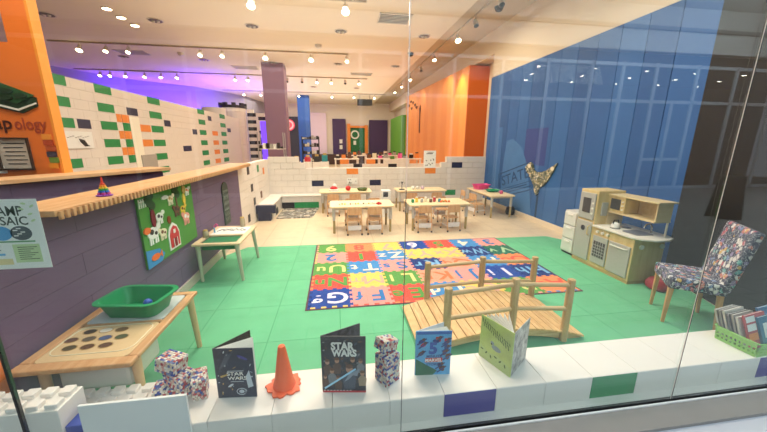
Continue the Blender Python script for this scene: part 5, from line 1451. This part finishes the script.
MB().tube([(-.04, 0, .05), (-.03, 0, .10), (.03, 0, .10), (.04, 0, .05)], .006, BLACK, 6).build('handle', kp)
# drawer tower left of the kitchen
dt = thing('drawer_tower', 'small white plastic drawer tower beside the play kitchen fridge', 'drawer unit', (3.42, 3.94, .012))
MB().box(.02, .30, .0, .26, .03, .66, mat('drawer_frame', 'CFCDC6', .4)).build('frame', dt, bevel=.006)
for k in range(3):
    d_ = MB().box(0.0, .02, .015, .245, .045 + k * .205, .235 + k * .205, mat('drawer_front', 'DDDBD4', .3)).build('drawer', dt, bevel=.008)
    MB().box(-.012, 0, .08, .18, .19 + k * .205, .21 + k * .205, WHITE).build('handle', d_)
MB().box(.03, .29, .01, .25, 0, .03, DARK).build('base', dt)

# ================================================================== UPHOLSTERED CHAIR
FAB = patterned('doodle_fabric', '3C4058', ['C87A6A', 'D8B060', '7A6AA0', '5FA8A8', '4A4E68', 'E8E4E0', 'B86070', '6A88B8', '3C4058', 'D8D4D4', '8A7AA8'], 21, thr=(0.42, 0.52))
ch_ = thing('upholstered_chair', 'upholstered chair in busy doodle print fabric with wooden legs', 'chair', (3.27, 2.29, .012), math.radians(-35)); ch_.scale = (.80, .92, .98)
# local: seat front towards -x, backrest at +x
LEGW = wood('chair_leg_wood', 'D9A66E', 'C08850', 'z', 3)
mb = MB(); mb.prism(rrect(-.26, .24, -.25, .25, .03), .36, .47, FAB); mb.build('seat', ch_, bevel=.02, smooth=True)
# backrest: a slab leaning back
mb = MB(); TBk = T3(.21, 0, .40, ry=math.radians(14)); mb.box(-.045, .045, -.25, .25, 0, .58, FAB, TBk); mb.build('backrest', ch_, bevel=.025, seg=3, smooth=True)
for x_, y_, sx in ((-.22, -.20, -1), (-.22, .20, -1), (.20, -.20, 1), (.20, .20, 1)):
    mb = MB(); tpr = .014
    vs = []
    for (z, hw, ox) in ((0, tpr, .03 * (1 if sx > 0 else -.3)), (.37, .024, 0)):
        vs += [(x_ + ox - hw, y_ - hw, z), (x_ + ox + hw, y_ - hw, z), (x_ + ox + hw, y_ + hw, z), (x_ + ox - hw, y_ + hw, z)]
    mb.add(vs, [(0, 3, 2, 1), (4, 5, 6, 7), (0, 1, 5, 4), (1, 2, 6, 5), (2, 3, 7, 6), (3, 0, 4, 7)], LEGW); mb.build('leg', ch_, bevel=.003)
rc = MB(); rc.lathe((0, 0, 0), [(.08, 0), (.115, .03), (.118, .08), (.09, .12), (.02, .135)], mat('cushion_red', 'A8323A', .8), 20)
tag(rc.build('red_cushion', loc=(3.64, 2.84, .012), smooth=True), 'round red cushion on the mat between kitchen and printed chair', 'cushion')
